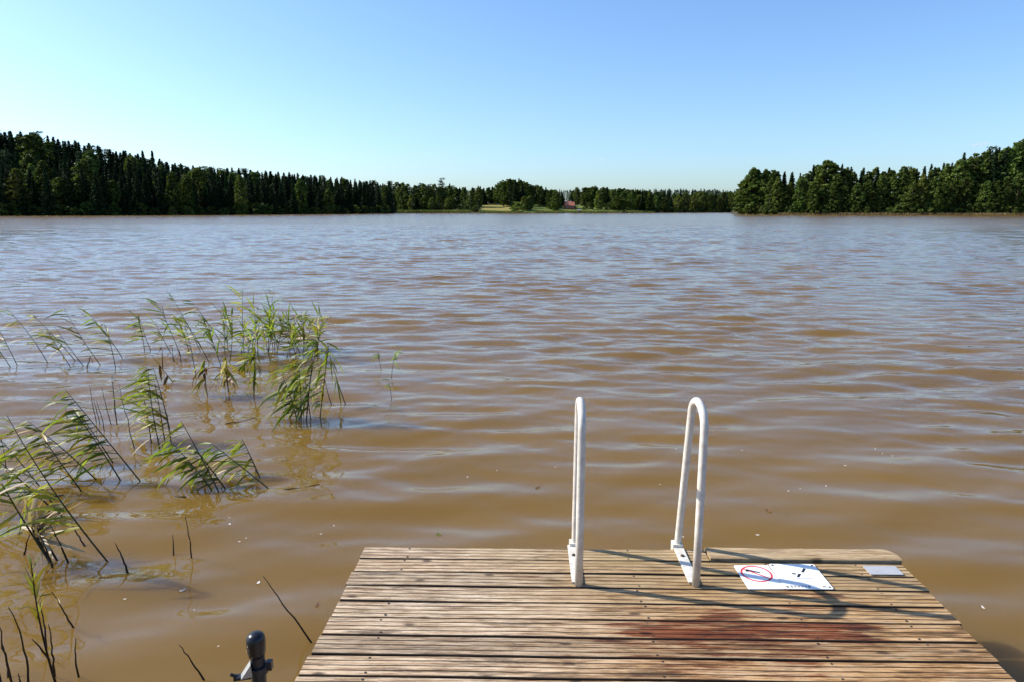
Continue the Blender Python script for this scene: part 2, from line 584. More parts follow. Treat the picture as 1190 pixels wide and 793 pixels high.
PROTO = {
    'spruce': [make_spruce(11, 20, 3.2, 0.03), make_spruce(12, 20, 2.8, 0.04), make_spruce(13, 20, 3.5, 0.02), make_spruce(14, 20, 3.0, 0.05)],
    'alder': [make_broad(21, 18, 3.3, 0.03, top=0.7), make_broad(22, 18, 2.9, 0.03, top=0.55), make_broad(23, 18, 3.6, 0.03, top=0.65), make_broad(24, 18, 3.0, 0.02, top=0.6)],
    'birch': [make_broad(31, 18, 2.7, 0.08, BIRCH, 105, 0.46, 0.75, BIRCHBARK), make_broad(32, 18, 2.4, 0.10, BIRCH, 100, 0.46, 0.7, BIRCHBARK), make_broad(33, 18, 3.0, 0.06, BIRCH, 110, 0.46, 0.8, BIRCHBARK)],
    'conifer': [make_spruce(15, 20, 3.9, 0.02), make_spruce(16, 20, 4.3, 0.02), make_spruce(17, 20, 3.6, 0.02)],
    'pine': [make_pine(41), make_pine(42, 20, -0.03), make_pine(43, 20, 0.01, 8, 3.0)],
    'bush': [make_broad(51, 5, 2.4, 0.02, BIRCH, 34, 0.34, 0.55), make_broad(52, 5, 2.6, 0.0, BROAD, 34, 0.45, 0.5), make_broad(53, 5, 2.2, 0.0, BROAD, 30, 0.45, 0.6)],
    'umbrella_pine': [make_pine(44, 20, 0.03, 6, 2.6, 0.5, 0.5)],
}
for k_, lst in PROTO.items():
    for (tm, cm, h_, bk, lf) in lst:
        tm.materials.append(bk); cm.materials.append(lf)
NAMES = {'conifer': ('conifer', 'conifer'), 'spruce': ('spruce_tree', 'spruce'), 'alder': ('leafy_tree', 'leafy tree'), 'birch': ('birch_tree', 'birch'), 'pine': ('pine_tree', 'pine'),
         'bush': ('bush', 'bush'), 'umbrella_pine': ('pine_tree', 'pine')}
tree_rand = random.Random(3)


def tree(kind, x, y, height, label, group=None, width=1.0, variant=None):
    lst = PROTO[kind]
    tm, cm, h_, bk, lf = lst[tree_rand.randrange(len(lst)) if variant is None else variant]
    z = float(land(x, y))
    nm, cat = NAMES[kind]
    root = empty(nm, (x, y, z - 0.1), tree_rand.random() * 6.28)
    s = height / h_
    wd = max(s, 0.8) * width * (0.95 + 0.3 * tree_rand.random())
    root.scale = (wd, wd, s)
    tag(root, label, cat, group)
    mesh_obj('trunk', tm, None, root)
    mesh_obj('crown', cm, None, root)
    return root


SKY_L = [(-60, 138), (0, 149), (20, 150), (45, 153), (70, 159), (100, 164), (130, 170), (170, 179), (200, 187), (230, 192), (260, 194), (300, 197), (340, 201), (380, 205), (420, 208), (452, 213)]
SKY_C = [(440, 211), (470, 210), (510, 214), (540, 215), (565, 217), (585, 209), (600, 206), (615, 212), (635, 216), (650, 222), (664, 222), (672, 216), (700, 216), (730, 219), (760, 222), (850, 222)]
SKY_R = [(852, 222), (862, 206), (875, 197), (890, 196), (905, 199), (925, 197), (945, 191), (960, 187), (975, 191), (1000, 194), (1030, 193), (1060, 193), (1085, 191), (1110, 184), (1130, 177), (1160, 167), (1190, 154), (1240, 138)]


def sky_h(tab, px, y, x):
    """tree height whose top reaches the given skyline row"""
    py = np.interp(px, [a for a, b in tab], [b for a, b in tab])
    top = at_dist(CX, py, y).z
    return top - float(land(x, y))


def xy(px, Y): return (px - CX) / F * CP * Y


def row(tab, p0, p1, s, gap, mix, hr, cap, zone, skip=(), wide=1.0):
    px = p0 + tree_rand.random() * 4
    while px < p1:
        Y = float(shoreY(px)) + s + tree_rand.uniform(-2.5, 3.0)
        if zone == 'right' and px < 858: Y = 332 + s
        x = xy(px, Y)
        hs = sky_h(tab, px, Y, x)
        k = tree_rand.random(); kind = None
        for nm, p in mix:
            k -= p
            if k <= 0: kind = nm; break
        kind = kind or mix[0][0]
        jit = {'conifer': tree_rand.uniform(-1.8, 0.4), 'spruce': tree_rand.uniform(-1.8, 0.8), 'pine': tree_rand.uniform(-2.0, 0.6)}.get(kind, tree_rand.uniform(-3.0, 0.0))
        h = hs + jit if cap == 'sky' else min(tree_rand.uniform(*hr), hs + jit * 0.5)
        h = max(5.0, min(h, 27.0))
        if not any(a < px < b for a, b in skip):
            nmk = {'spruce': 'dark spruce', 'alder': 'rounded leafy tree', 'birch': 'paler birch', 'pine': 'bushy pine', 'conifer': 'broad dark conifer'}[kind]
            where = WHERE(zone, px, cap, s)
            tree(kind, x, Y, h, nmk + ' ' + where, nmk + 's ' + where, wide)
        step = gap * F / CP / Y
        px += step * tree_rand.uniform(0.65, 1.35)


def WHERE(zone, px, cap, s):
    if zone == 'left':
        part = 'the high end of the shaded hillside' if px < 150 else ('the shaded hillside as it slopes down' if px < 310 else 'the low end of the shaded hillside')
        return ('on the skyline of ' if cap == 'sky' else ('at the waterline below ' if s < 8 else 'midway up ')) + part
    if zone == 'right':
        part = 'the point of the right-hand wood' if px < 960 else ('the straight middle of the right-hand wood' if px < 1085 else 'the rising end of the right-hand wood')
        return ('at the back of ' if cap == 'sky' else ('at the waterline of ' if s < 6 else 'inside ')) + part
    part = 'the far shore beside the dark hillside' if px < 555 else ('the far shore around the meadow' if px < 690 else 'the shaded far shore beyond the bay')
    return ('at the back of ' if cap == 'sky' else ('along ' if s < 15 else 'in the middle of ')) + part


# left hillside: dark conifers replace lit leafy trees, their colour imitating the hillside's shade
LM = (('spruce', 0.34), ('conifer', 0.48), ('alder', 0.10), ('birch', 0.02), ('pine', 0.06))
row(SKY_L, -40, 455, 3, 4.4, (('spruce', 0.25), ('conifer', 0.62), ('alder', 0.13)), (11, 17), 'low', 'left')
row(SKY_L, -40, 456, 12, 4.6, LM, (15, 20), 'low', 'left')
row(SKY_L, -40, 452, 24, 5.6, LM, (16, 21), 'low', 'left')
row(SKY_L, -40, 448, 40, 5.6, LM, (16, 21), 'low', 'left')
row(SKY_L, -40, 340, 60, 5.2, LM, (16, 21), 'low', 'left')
row(SKY_L, -40, 440, 80, 3.5, (('spruce', 0.55), ('conifer', 0.28), ('birch', 0.05), ('pine', 0.12)), (16, 20), 'sky', 'left', (), 1.3)
row(SKY_L, -40, 440, 87, 3.5, (('spruce', 0.55), ('conifer', 0.28), ('birch', 0.05), ('pine', 0.12)), (16, 20), 'sky', 'left', (), 1.3)
# right-hand wood
row(SKY_R, 860, 1235, 3, 4.8, (('alder', 0.85), ('birch', 0.15)), (12, 17), 'low', 'right')
row(SKY_R, 866, 1235, 11, 4.6, (('alder', 0.62), ('spruce', 0.26), ('birch', 0.12)), (17, 24), 'sky', 'right')
row(SKY_R, 880, 1235, 22, 4.4, (('spruce', 0.45), ('alder', 0.4), ('birch', 0.15)), (18, 24), 'sky', 'right')
row(SKY_R, 1050, 1235, 42, 5.4, (('spruce', 0.55), ('alder', 0.35), ('pine', 0.1)), (18, 24), 'sky', 'right')
row(SKY_R, 1100, 1235, 66, 5.4, (('spruce', 0.5), ('alder', 0.5)), (18, 24), 'sky', 'right')
# far shore
CM = (('birch', 0.46), ('alder', 0.22), ('spruce', 0.2), ('pine', 0.12))
row(SKY_C, 456, 556, 7, 5.6, (('birch', 0.5), ('alder', 0.3), ('spruce', 0.2)), (9, 15), 'low', 'far', ((524, 540),), wide=1.35)
row(SKY_C, 452, 560, 26, 5.2, CM, (14, 19), 'low', 'far', wide=1.35)
row(SKY_C, 452, 575, 52, 4.6, (('spruce', 0.25), ('birch', 0.5), ('pine', 0.25)), (15, 20), 'sky', 'far', wide=1.35)
row(SKY_C, 606, 760, 14, 5.6, (('alder', 0.5), ('birch', 0.5)), (10, 15), 'low', 'far', ((622, 636), (650, 690), (700, 712)), wide=1.35)
row(SKY_C, 560, 760, 44, 4.6, (('birch', 0.5), ('spruce', 0.2), ('alder', 0.3)), (16, 21), 'low', 'far', ((566, 577), (654, 676)), wide=1.35)
row(SKY_C, 556, 760, 66, 4.2, (('spruce', 0.2), ('birch', 0.5), ('alder', 0.3)), (18, 23), 'sky', 'far', ((648, 662),), wide=1.35)
row(SKY_C, 745, 856, 5, 5.4, (('alder', 0.45), ('birch', 0.25), ('spruce', 0.3)), (11, 15), 'low', 'far', wide=1.35)
row(SKY_C, 745, 856, 22, 5.0, (('alder', 0.3), ('birch', 0.3), ('spruce', 0.4)), (15, 19), 'low', 'far', wide=1.35)
row(SKY_C, 745, 856, 50, 4.2, (('alder', 0.4), ('birch', 0.4), ('spruce', 0.2)), (15, 19), 'sky', 'far', wide=1.35)


def one(kind, px, py_top, s, label, width=1.0, variant=None, Y=None):
    Y = Y or float(shoreY(px)) + s
    x = xy(px, Y)
    h = at_dist(CX, py_top, Y).z - float(land(x, Y))
    return tree(kind, x, Y, h, label, None, width, variant)


# bushes along the water's edge
def bush_row(p0, p1, s, gap, h0, h1, label, group, kind=None, skip=()):
    px = p0
    while px < p1:
        Y = float(shoreY(px)) + s + tree_rand.uniform(-0.8, 1.2)
        if not any(a < px < b for a, b in skip):
            tree('bush', xy(px, Y), Y, tree_rand.uniform(h0, h1), label, group, 1.1, tree_rand.choice((1, 2)))
        px += gap * F / CP / Y * tree_rand.uniform(0.7, 1.3)


bush_row(-30, 452, 0.6, 5.2, 3.0, 5.5, 'dark bush at the waterline of the shaded left hillside', 'bushes at the waterline of the left hillside')
bush_row(862, 1230, 1.2, 4.6, 3.0, 6.0, 'leafy bush between the trunks at the edge of the right-hand wood', 'bushes at the edge of the right-hand wood')
bush_row(752, 852, 1.0, 5.5, 3.0, 5.0, 'dark bush at the waterline of the shaded shore beyond the bay', 'bushes at the waterline beyond the bay')
bush_row(640, 760, 22.0, 5.0, 4.0, 7.0, 'bush under the trees behind the lawn of the far shore', 'bushes behind the lawn of the far shore', None, ((648, 682), (692, 700)))
bush_row(458, 552, 6.0, 4.4, 3.0, 5.5, 'bush behind the light green reed strip of the far shore', 'bushes behind the reed strip of the far shore')

# trees that stand out on their own
one('alder', 48, 154, 56, 'broad rounded leafy tree standing proud of the spruces high on the shaded hillside', 1.3)
one('birch', 24, 194, 2, 'single pale leafy tree low on the dark hillside near the water', 1.1)
one('birch', 160, 182, 45, 'light green leafy tree catching the sun below the hillside skyline', 1.4)
one('spruce', 172, 174, 78, 'pointed spruce rising above its neighbours where the hillside skyline starts to drop', 1.0)
one('spruce', 183, 174, 80, 'narrow spruce next to the pointed one above the sloping hillside skyline', 0.9)
one('alder', 874, 195, 5, 'big dome-shaped leafy tree at the tip of the right-hand wood', 1.25, 2)
one('alder', 862, 209, 3, 'low leafy tree overhanging the water at the very tip of the right-hand wood', 1.25, 0)
one('alder', 957, 185, 8, 'tallest rounded leafy tree in the flat part of the right-hand wood', 1.35, 0)
one('spruce', 1113, 176, 30, 'dark spire-like spruce sticking out above the right-hand wood', 0.95, 1)
one('birch', 1140, 173, 60, 'thin-topped tree poking above the rising end of the right-hand wood', 0.6)
one('umbrella_pine', 514, 208, 48, 'pine with a tufted flat top above the far shore skyline', 1.1)
one('spruce', 523, 213, 46, 'twin-topped dark spruce just behind the tufted pine', 1.2)
for px_, t_, k_, l_ in ((585, 211, 'birch', 'tall loose birch at the left of the clump beside the golden meadow'),
                        (592, 207, 'birch', 'tallest birch in the middle of the clump beside the golden meadow'),
                        (599, 208, 'spruce', 'tall dark spruce in the clump beside the golden meadow'),
                        (607, 213, 'spruce', 'thick black-green spruce reaching down to the water beside the meadow')):
    one(k_, px_, t_, 22 if k_ == 'spruce' else 34, l_, 1.35)
one('bush', 601, 233, 4, 'round light green bush on the shore below the tall clump', 1.1, 0)
one('bush', 553, 238, 5, 'small pale bush at the edge of the golden meadow', 1.2, 0)
one('bush', 679, 238, 18, 'bright yellow green bush right of the red house', 0.9, 0)
for px_, t_, k_, l_ in ((629, 218, 'birch', 'slim tree standing over the bright lawn, left of the gap'),
                        (639, 221, 'alder', 'short full tree left of the red house'),
                        (647, 225, 'spruce', 'small spruce just left of the red house'),
                        (664, 226, 'spruce', 'little spruce behind the roof of the red house'),
                        (670, 217, 'birch', 'tall birch directly behind the red house'),
                        (688, 217, 'birch', 'tall birch a few steps right of the red house')):
    one(k_, px_, t_, 30 if k_ != 'birch' else 48, l_, 1.2)

# the distant ridge: a wood that reads as one mass
rr_ = np.random.default_rng(5)
V, Q = [], []
base = 0
def mini(seed, h=18, rad=2.6):
    r = np.random.default_rng(seed)
    n = 170
    t = r.random(n) ** 0.9
    a = r.random(n) * 6.28
    rad_ = rad * (1 - t) ** 0.55 * np.sqrt(r.random(n)) + 0.1
    C = np.stack([np.cos(a) * rad_, np.sin(a) * rad_, t * h + 0.5], -1)
    return cards(C, np.full(n, 0.9), np.array([0, 0, 0.6]), r, 1.5)
minis = [mini(61, 18, 3.4), mini(62, 18, 4.4), mini(63, 18, 2.9)]
for j in range(640):
    px = rr_.uniform(420, 900); Yd = rr_.uniform(760, 980)
    x = xy(px, Yd)
    z = float(land(x, Yd))
    top = at_dist(CX, np.interp(px, [420, 560, 700, 780, 900], [214, 220, 220.5, 219.5, 221.5]) + rr_.uniform(-0.8, 2.0) + (980 - Yd) * 0.012, Yd).z
    h = max(12.0, top - z) / 18.0
    vs, q = minis[j % 3]
    a = rr_.random() * 6.28
    rot = np.array([[math.cos(a), -math.sin(a), 0], [math.sin(a), math.cos(a), 0], [0, 0, 1]])
    sc_ = np.array([h * 0.85, h * 0.85, h])
    V.append((vs * sc_) @ rot.T + np.array([x, Yd, z])); Q.append(q + base); base += len(vs)
rid = np_mesh('distant_woods', np.concatenate(V), np.concatenate(Q))
RIDGE = leaf_mat('distant_needles', (0.030, 0.050, 0.026), (0.050, 0.074, 0.034), 0.15, objvar=False, nscale=0.05)
tag(mesh_obj('distant_woods', rid, RIDGE), 'wood on the low ridge far behind the far shore', 'woods', kind='stuff')


# shore fringe of reeds, seen as a light strip along the far bank
def fringe(name, p0, p1, n, h0, h1, mat, label, seed, dy=(-3.5, 1.5)):
    r = np.random.default_rng(seed)
    V = []
    for i in range(n):
        px = r.uniform(p0, p1)
        Yd = float(shoreY(px)) + r.uniform(*dy)
        x = xy(px, Yd)
        z = max(float(land(x, Yd)), -0.3)
        h = r.uniform(h0, h1); a = r.random() * 3.14
        wv = np.array([math.cos(a), math.sin(a), 0]) * r.uniform(0.10, 0.2)
        ln = np.array([r.normal(0, 0.2), r.normal(0, 0.2), 0])
        b0 = np.array([x, Yd, z])
        V += [b0 - wv, b0 + wv, b0 + ln + wv * 0.3 + [0, 0, h], b0 + ln - wv * 0.3 + [0, 0, h]]
    me = np_mesh(name, np.array(V), np.arange(len(V)).reshape(-1, 4))
    tag(mesh_obj(name, me, mat), label, 'reeds', kind='stuff')


FR1 = leaf_mat('shore_reed_green', (0.10, 0.13, 0.035), (0.19, 0.20, 0.06), 0.3, False, nscale=0.2)
FR2 = leaf_mat('shore_reed_straw', (0.15, 0.11, 0.05), (0.23, 0.165, 0.08), 0.2, False, nscale=0.2)
fringe('reed_bed', 461, 545, 3200, 1.2, 2.2, FR1, 'light green reed strip along the far shore beside the dark hillside', 71)
fringe('reed_bed', 556, 606, 1500, 0.8, 1.6, FR1, 'short green reeds along the water below the golden meadow', 72)
fringe('reed_bed', 620, 762, 4200, 0.9, 1.8, FR1, 'green reed strip along the far shore below the red house', 73)
fringe('reed_bed', 905, 1240, 6500, 0.5, 1.1, FR2, 'straw coloured reed strip along the waterline of the right-hand wood', 74, (-2.5, 0.6))

# ------------------------------------------------------------------ buildings and boat on the far shore
RED = simple_mat('red_painted_boards', (0.42, 0.10, 0.06), 0.8, var=0.15, nscale=2)
ROOFT = simple_mat('clay_roof_tiles', (0.46, 0.16, 0.10), 0.8, var=0.2, nscale=3)
CREAM = simple_mat('cream_boards', (0.55, 0.46, 0.36), 0.8, var=0.1, nscale=2)
WHITEP = simple_mat('white_paint', (0.75, 0.74, 0.70), 0.45, var=0.05, nscale=8)
DARKG = simple_mat('dark_window_glass', (0.02, 0.024, 0.03), 0.1, var=0.1, nscale=2)
GREYR = simple_mat('grey_roof_felt', (0.20, 0.18, 0.17), 0.85, var=0.2, nscale=3)


def house(px, py_top, s, wd, dp, wall_h, roof_h, wallm, roofm, label, cat, name, nwin, rot=0.0):
    Y = float(shoreY(px)) + s; x = xy(px, Y)
    z = at_dist(CX, py_top, Y).z - wall_h - roof_h
    root = empty(name, (x, Y, z), rot)
    tag(root, label, cat)
    b = MB()
    g = [(-dp / 2, -1.2), (dp / 2, -1.2), (dp / 2, wall_h), (0, wall_h + roof_h - 0.15), (-dp / 2, wall_h)]
    vs = [(-wd / 2, p[0], p[1]) for p in g] + [(wd / 2, p[0], p[1]) for p in g]
    b.add(vs, [(4, 3, 2, 1, 0), (5, 6, 7, 8, 9)] + [(i, (i + 1) % 5, 5 + (i + 1) % 5, 5 + i) for i in range(5)])
    b.build('wall', wallm, root)
    rf = MB()
    for sgn in (-1, 1):
        e = dp / 2 + 0.5
        p = [(-wd / 2 - 0.4, sgn * e, wall_h - 0.5 * roof_h / (dp / 2)), (wd / 2 + 0.4, sgn * e, wall_h - 0.5 * roof_h / (dp / 2)), (wd / 2 + 0.4, 0, wall_h + roof_h), (-wd / 2 - 0.4, 0, wall_h + roof_h)]
        rf.add(p + [(a, b_, c_ + 0.16) for a, b_, c_ in p], [(3, 2, 1, 0), (4, 5, 6, 7), (0, 1, 5, 4), (1, 2, 6, 5), (2, 3, 7, 6), (3, 0, 4, 7)])
    ro = rf.build('roof', roofm, root)
    if nwin > 1:
        ch = MB(); ch.box((wd * 0.2, 0.3, wall_h + roof_h + 0.3), (0.7, 0.7, 1.4)); ch.build('chimney', GREYR, ro)
    for i in range(nwin):
        wx = -wd / 2 + wd * (i + 0.5) / nwin
        f = MB()
        for dx, dz, sx, sz in ((0, 0.62, 1.3, 0.1), (0, -0.62, 1.3, 0.1), (-0.6, 0, 0.1, 1.14), (0.6, 0, 0.1, 1.14), (0, 0, 0.06, 1.14)):
            f.box((wx + dx, -dp / 2 - 0.03, wall_h * 0.55 + dz), (sx, 0.1, sz))
        fo = f.build('window', WHITEP, root)
        pn = MB(); pn.box((wx, -dp / 2 - 0.01, wall_h * 0.55), (1.1, 0.03, 1.14)); pn.build('pane', DARKG, fo)
    return root


house(661.5, 234.3, 26, 6.6, 5.5, 2.2, 2.6, RED, ROOFT, 'red cottage with a clay red roof among the birches on the far shore', 'house', 'cottage', 3, R(8))
house(581, 237.2, 46, 5.2, 4.0, 2.1, 1.2, CREAM, GREYR, 'cream shed half hidden behind trunks above the golden meadow', 'shed', 'garden_shed', 1, R(-6))
house(567, 234.5, 56, 4.5, 4.0, 2.2, 1.2, CREAM, CREAM, 'pale cabin glimpsed between the trees at the top of the golden meadow', 'cabin', 'cabin', 1, R(10))
house(673, 243.4, 1.5, 1.7, 2.0, 1.4, 0.6, WHITEP, GREYR, 'tiny pale hut at the waterline below the red cottage', 'hut', 'shore_hut', 1, R(0))


def rowboat(px, s, L, mat, label, rotz):
    Y = float(shoreY(px)) + s; x = xy(px, Y)
    root = empty('rowing_boat', (x, Y, max(float(land(x, Y)), 0.0) + 0.05), rotz)
    tag(root, label, 'boat')
    b = MB(); n = 11
    vs = []
    for i in range(n):
        t = i / (n - 1); wd = 0.72 * math.sin(math.pi * (0.12 + 0.78 * t)) ** 0.7
        sh = 0.55 + 0.25 * (2 * t - 1) ** 2
        xx = (t - 0.5) * L
        for a, zz in ((-1, sh), (-0.75, 0.2), (0, 0.0), (0.75, 0.2), (1, sh), (0.9, sh), (0.68, 0.24), (0, 0.06), (-0.68, 0.24), (-0.9, sh)):
            vs.append((xx, a * wd, zz))
    fs = [(i * 10 + k, (i + 1) * 10 + k, (i + 1) * 10 + (k + 1) % 10, i * 10 + (k + 1) % 10) for i in range(n - 1) for k in range(10)]
    fs += [tuple(range(10)), tuple((n - 1) * 10 + k for k in range(9, -1, -1))]
    b.add(vs, fs); b.build('hull', mat, root)
    for t in (-0.22, 0.1):
        s_ = MB(); s_.box((t * L, 0, 0.38), (0.25, 1.05, 0.04)); s_.build('seat', BARK, root)


rowboat(538.5, 0.6, 4.2, WHITEP, 'white rowing boat pulled up at the end of the light green reed strip', R(30))

# ------------------------------------------------------------------ wood
m, nt, out = new_mat('weathered_decking')
pl = attr(nt, 'plank'); gr = attr(nt, 'groove'); st = attr(nt, 'stain'); ye = attr(nt, 'algae')
v = mapping(nt, (2.0, 30.0, 30.0))
W_ = math_n(nt, 'MULTIPLY', pl, 37.0)
g1 = noise(nt, v, 3.2, 6, 0.62, W_)
v2 = mapping(nt, (1.7, 11.0, 11.0))
g2 = noise(nt, v2, 2.2, 4, 0.6, W_)
v3 = mapping(nt, (2.4, 64.0, 64.0))
g3 = noise(nt, v3, 5.0, 5, 0.7, W_)
base_c = ramp(nt, g1, [(0.32, (0.11, 0.062, 0.034)), (0.43, (0.36, 0.255, 0.160)), (0.54, (0.58, 0.465, 0.330)), (0.70, (0.73, 0.62, 0.48))])
pv = ramp(nt, pl, [(0.0, (0.74, 0.68, 0.62)), (0.5, (1.0, 0.97, 0.94)), (1.0, (0.98, 0.88, 0.78))])
c = mixc(nt, 1.0, base_c, pv, 'MULTIPLY')
# dark weathered streaks along the grain
c = mixc(nt, ramp(nt, g2, [(0.55, 0.0), (0.66, 0.85)]), c, (0.085, 0.058, 0.038))
c = mixc(nt, ramp(nt, g3, [(0.54, 0.0), (0.62, 0.9)]), c, (0.075, 0.045, 0.026))
# fine fibres and drying cracks
g5 = noise(nt, mapping(nt, (5.0, 150.0, 150.0)), 3.0, 5, 0.75, W_)
c = mixc(nt, ramp(nt, g5, [(0.50, 0.0), (0.62, 0.55)]), c, (0.11, 0.062, 0.036))
c = mixc(nt, ramp(nt, g5, [(0.32, 0.6), (0.44, 0.0)]), c, (0.76, 0.66, 0.56))
# the boards are browner and damper towards the right
wm = attr(nt, 'warm')
c = mixc(nt, math_n(nt, 'MULTIPLY', wm, ramp(nt, g2, [(0.34, 0.35), (0.56, 1.0)])), c, mixc(nt, 1.0, c, (0.84, 0.65, 0.42), 'MULTIPLY'))
# greenish yellow algae towards the lake end
alg = math_n(nt, 'MULTIPLY', ye, ramp(nt, g2, [(0.3, 0.9), (0.6, 0.35)]))
c = mixc(nt, alg, c, mixc(nt, g1, (0.20, 0.125, 0.040), (0.46, 0.33, 0.15)))
# knots
vo = nt.nodes.new('ShaderNodeTexVoronoi'); vo.feature = 'F1'; vo.voronoi_dimensions = '2D'
nt.links.new(mapping(nt, (3.4, 8.6, 1.0)), vo.inputs['Vector']); vo.inputs['Scale'].default_value = 1.0
kd = math_n(nt, 'ADD', vo.outputs['Distance'], math_n(nt, 'MULTIPLY', g5, 0.30))
sepc = nt.nodes.new('ShaderNodeSeparateColor'); nt.links.new(vo.outputs['Color'], sepc.inputs[0])
kn = math_n(nt, 'MULTIPLY', ramp(nt, kd, [(0.20, 1.0), (0.25, 0.0)]), math_n(nt, 'GREATER_THAN', sepc.outputs[0], 0.74))
c = mixc(nt, math_n(nt, 'MULTIPLY', kn, 0.85), c, (0.05, 0.03, 0.018))
# red-brown oil stain
g4 = noise(nt, mapping(nt, (2.2, 34.0, 34.0)), 2.0, 7, 0.7, W_)
sm = ramp(nt, math_n(nt, 'ADD', st, math_n(nt, 'MULTIPLY', math_n(nt, 'SUBTRACT', g4, 0.5), 2.2)), [(0.40, 0.0), (0.62, 1.0)])
c = mixc(nt, math_n(nt, 'MULTIPLY', sm, 0.95), c, mixc(nt, 1.0, c, (0.40, 0.165, 0.072), 'MULTIPLY'))
# dirt lodged in the grooves; on the plank sides, painted shade of the gaps
gm = nt.nodes.new('ShaderNodeClamp'); nt.links.new(math_n(nt, 'MULTIPLY', gr, ramp(nt, g2, [(0.34, 0.45), (0.50, 1.0)])), gm.inputs[0])
c = mixc(nt, gm.outputs[0], c, (0.040, 0.024, 0.014))
hgt = math_n(nt, 'ADD', math_n(nt, 'MULTIPLY', g1, 0.7), math_n(nt, 'ADD', math_n(nt, 'MULTIPLY', g3, 0.5), math_n(nt, 'MULTIPLY', g5, 0.5)))
principled(nt, out, c, math_n(nt, 'SUBTRACT', math_n(nt, 'MULTIPLY_ADD', g1, 0.2, 0.64), math_n(nt, 'MULTIPLY', sm, 0.25)), spec=0.3, bump=hgt, bstr=0.55, bdist=0.004)
WOOD = m

# ------------------------------------------------------------------ swimming dock
corner = {'fl': on_plane(425, 636.5, DECK_Z), 'fr': on_plane(1035, 641, DECK_Z), 'bl': on_plane(343, 793, DECK_Z), 'br': on_plane(1180, 793, DECK_Z)}
YAW = R(-1.2)
F0 = (corner['fl'] + corner['fr']) / 2                     # middle of the front edge
ex = Vector((math.cos(YAW), math.sin(YAW), 0)); ey = Vector((-math.sin(YAW), math.cos(YAW), 0))


def dock_local(p):
    d = Vector(p) - F0
    return d.dot(ex), d.dot(ey)


def edge_x(a, b, v):
    (x0, y0), (x1, y1) = dock_local(a), dock_local(b)
    return x0 + (x1 - x0) * (v - y0) / (y1 - y0)


dock = empty('swimming_dock', (F0.x, F0.y, 0), YAW)
tag(dock, 'weathered grooved wooden dock reaching out over the brown water', 'dock')
BOARD, PITCHB = 0.1075, 0.1165
NSEG = 72
prof = [(0.0, -0.026), (0.0, -0.004), (0.003, 0.0)]
gflag = [3.5, 3.5, 0.2]  # plank sides get the strongest value: gap shade painted in
u = 0.0
for i in range(4):
    u0 = 0.003 if i == 0 else u
    u1 = (i + 1) * (BOARD / 4) - (0.0028 if i < 3 else 0.003)
    prof.append((u1, 0.0)); gflag.append(0.0)
    if i < 3:
        prof += [(u1 + 0.0014, -0.0032), (u1 + 0.0042, -0.0032), (u1 + 0.0056, 0.0)]; gflag += [1.0, 1.0, 0.0]
        u = u1 + 0.0056
prof += [(BOARD, -0.004), (BOARD, -0.026)]; gflag += [3.5, 3.5]
NP = len(prof)
DV, DQ, A_pl, A_gr, A_st, A_al, A_wm = [], [], [], [], [], [], []
STAIN = {3: [(0.95, 1.62, 0.40)], 4: [(0.35, 1.45, 0.50)], 5: [(0.25, 1.52, 0.85)], 6: [(0.30, 1.42, 0.52)], 7: [(0.25, 1.30, 0.46)], 8: [(0.0, 1.2, 0.42)], 2: [(0.05, 0.22, 0.5)], 1: [(0.42, 0.62, 0.45)]}
NPLANK = 40
SPLIT = None
for k in range(NPLANK):
    r_ = random.Random(100 + k)
    vtop = -k * PITCHB                        # outer edge of this plank
    xl = edge_x(corner['fl'], corner['bl'], vtop - BOARD / 2) + r_.uniform(-0.006, 0.006)
    xr = edge_x(corner['fr'], corner['br'], vtop - BOARD / 2) + r_.uniform(-0.008, 0.008)
    if k > 9:
        xl = max(xl, edge_x(corner['fl'], corner['bl'], -1.1) - 0.02); xr = max(xr, edge_x(corner['fr'], corner['br'], -1.1))
    if k == 0: xr = dock_local(on_plane(818, 640, DECK_Z))[0]
    b0 = len(DV); pr = r_.random(); dz = r_.uniform(-0.001, 0.001); tilt = r_.uniform(-0.0008, 0.0008)
    ends = [(r_.uniform(-0.22, 0.22), r_.uniform(-0.16, 0.05), r_.uniform(0.75, 1.05)) for _ in range(6)]
    for i in range(NSEG + 1):
        t = i / NSEG; xx = xl + (xr - xl) * t
        sag = 0.0010 * math.sin(2.3 * xx + k * 1.7) + 0.0008 * math.sin(7 * xx + k)
        wob = 0.0016 * math.sin(3.1 * xx + k * 2.2)
        for j, (uu, zz) in enumerate(prof):
            DV.append((xx, vtop - uu + wob, DECK_Z + zz + dz + sag + tilt * (uu / BOARD - 0.5) * 2))
            A_pl.append(pr); A_gr.append(gflag[j])
            s_ = 0.0
            for (a, b, amt) in STAIN.get(k, ()):
                ea, eb, em = ends[min(5, int(uu / BOARD * 4.99))]
                e = min(1.0, max(0.0, (xx + F0.x - a - ea) / 0.25)) * min(1.0, max(0.0, (b + eb - xx - F0.x) / 0.08)) * em
                s_ = max(s_, amt * e)
            A_st.append(s_)
            xw = xx + F0.x
            A_wm.append(max(0.0, min(1.0, (xw + 0.1) / 0.8)) * max(0.25, min(1.0, 0.2 + k * 0.3)))
            A_al.append(max(0.0, min(1.0, 1.05 - k * 0.22)) * max(0.0, min(1.0, (xw + 0.25) / 0.7)) + 0.12)
    for i in range(NSEG):
        for j in range(NP - 1):
            DQ.append((b0 + i * NP + j, b0 + i * NP + j + 1, b0 + (i + 1) * NP + j + 1, b0 + (i + 1) * NP + j))
        DQ.append((b0 + i * NP + NP - 1, b0 + i * NP, b0 + (i + 1) * NP, b0 + (i + 1) * NP + NP - 1))
    DQ_caps = (tuple(b0 + j for j in range(NP - 1, -1, -1)), tuple(b0 + NSEG * NP + j for j in range(NP)))
    DQ += list(DQ_caps)
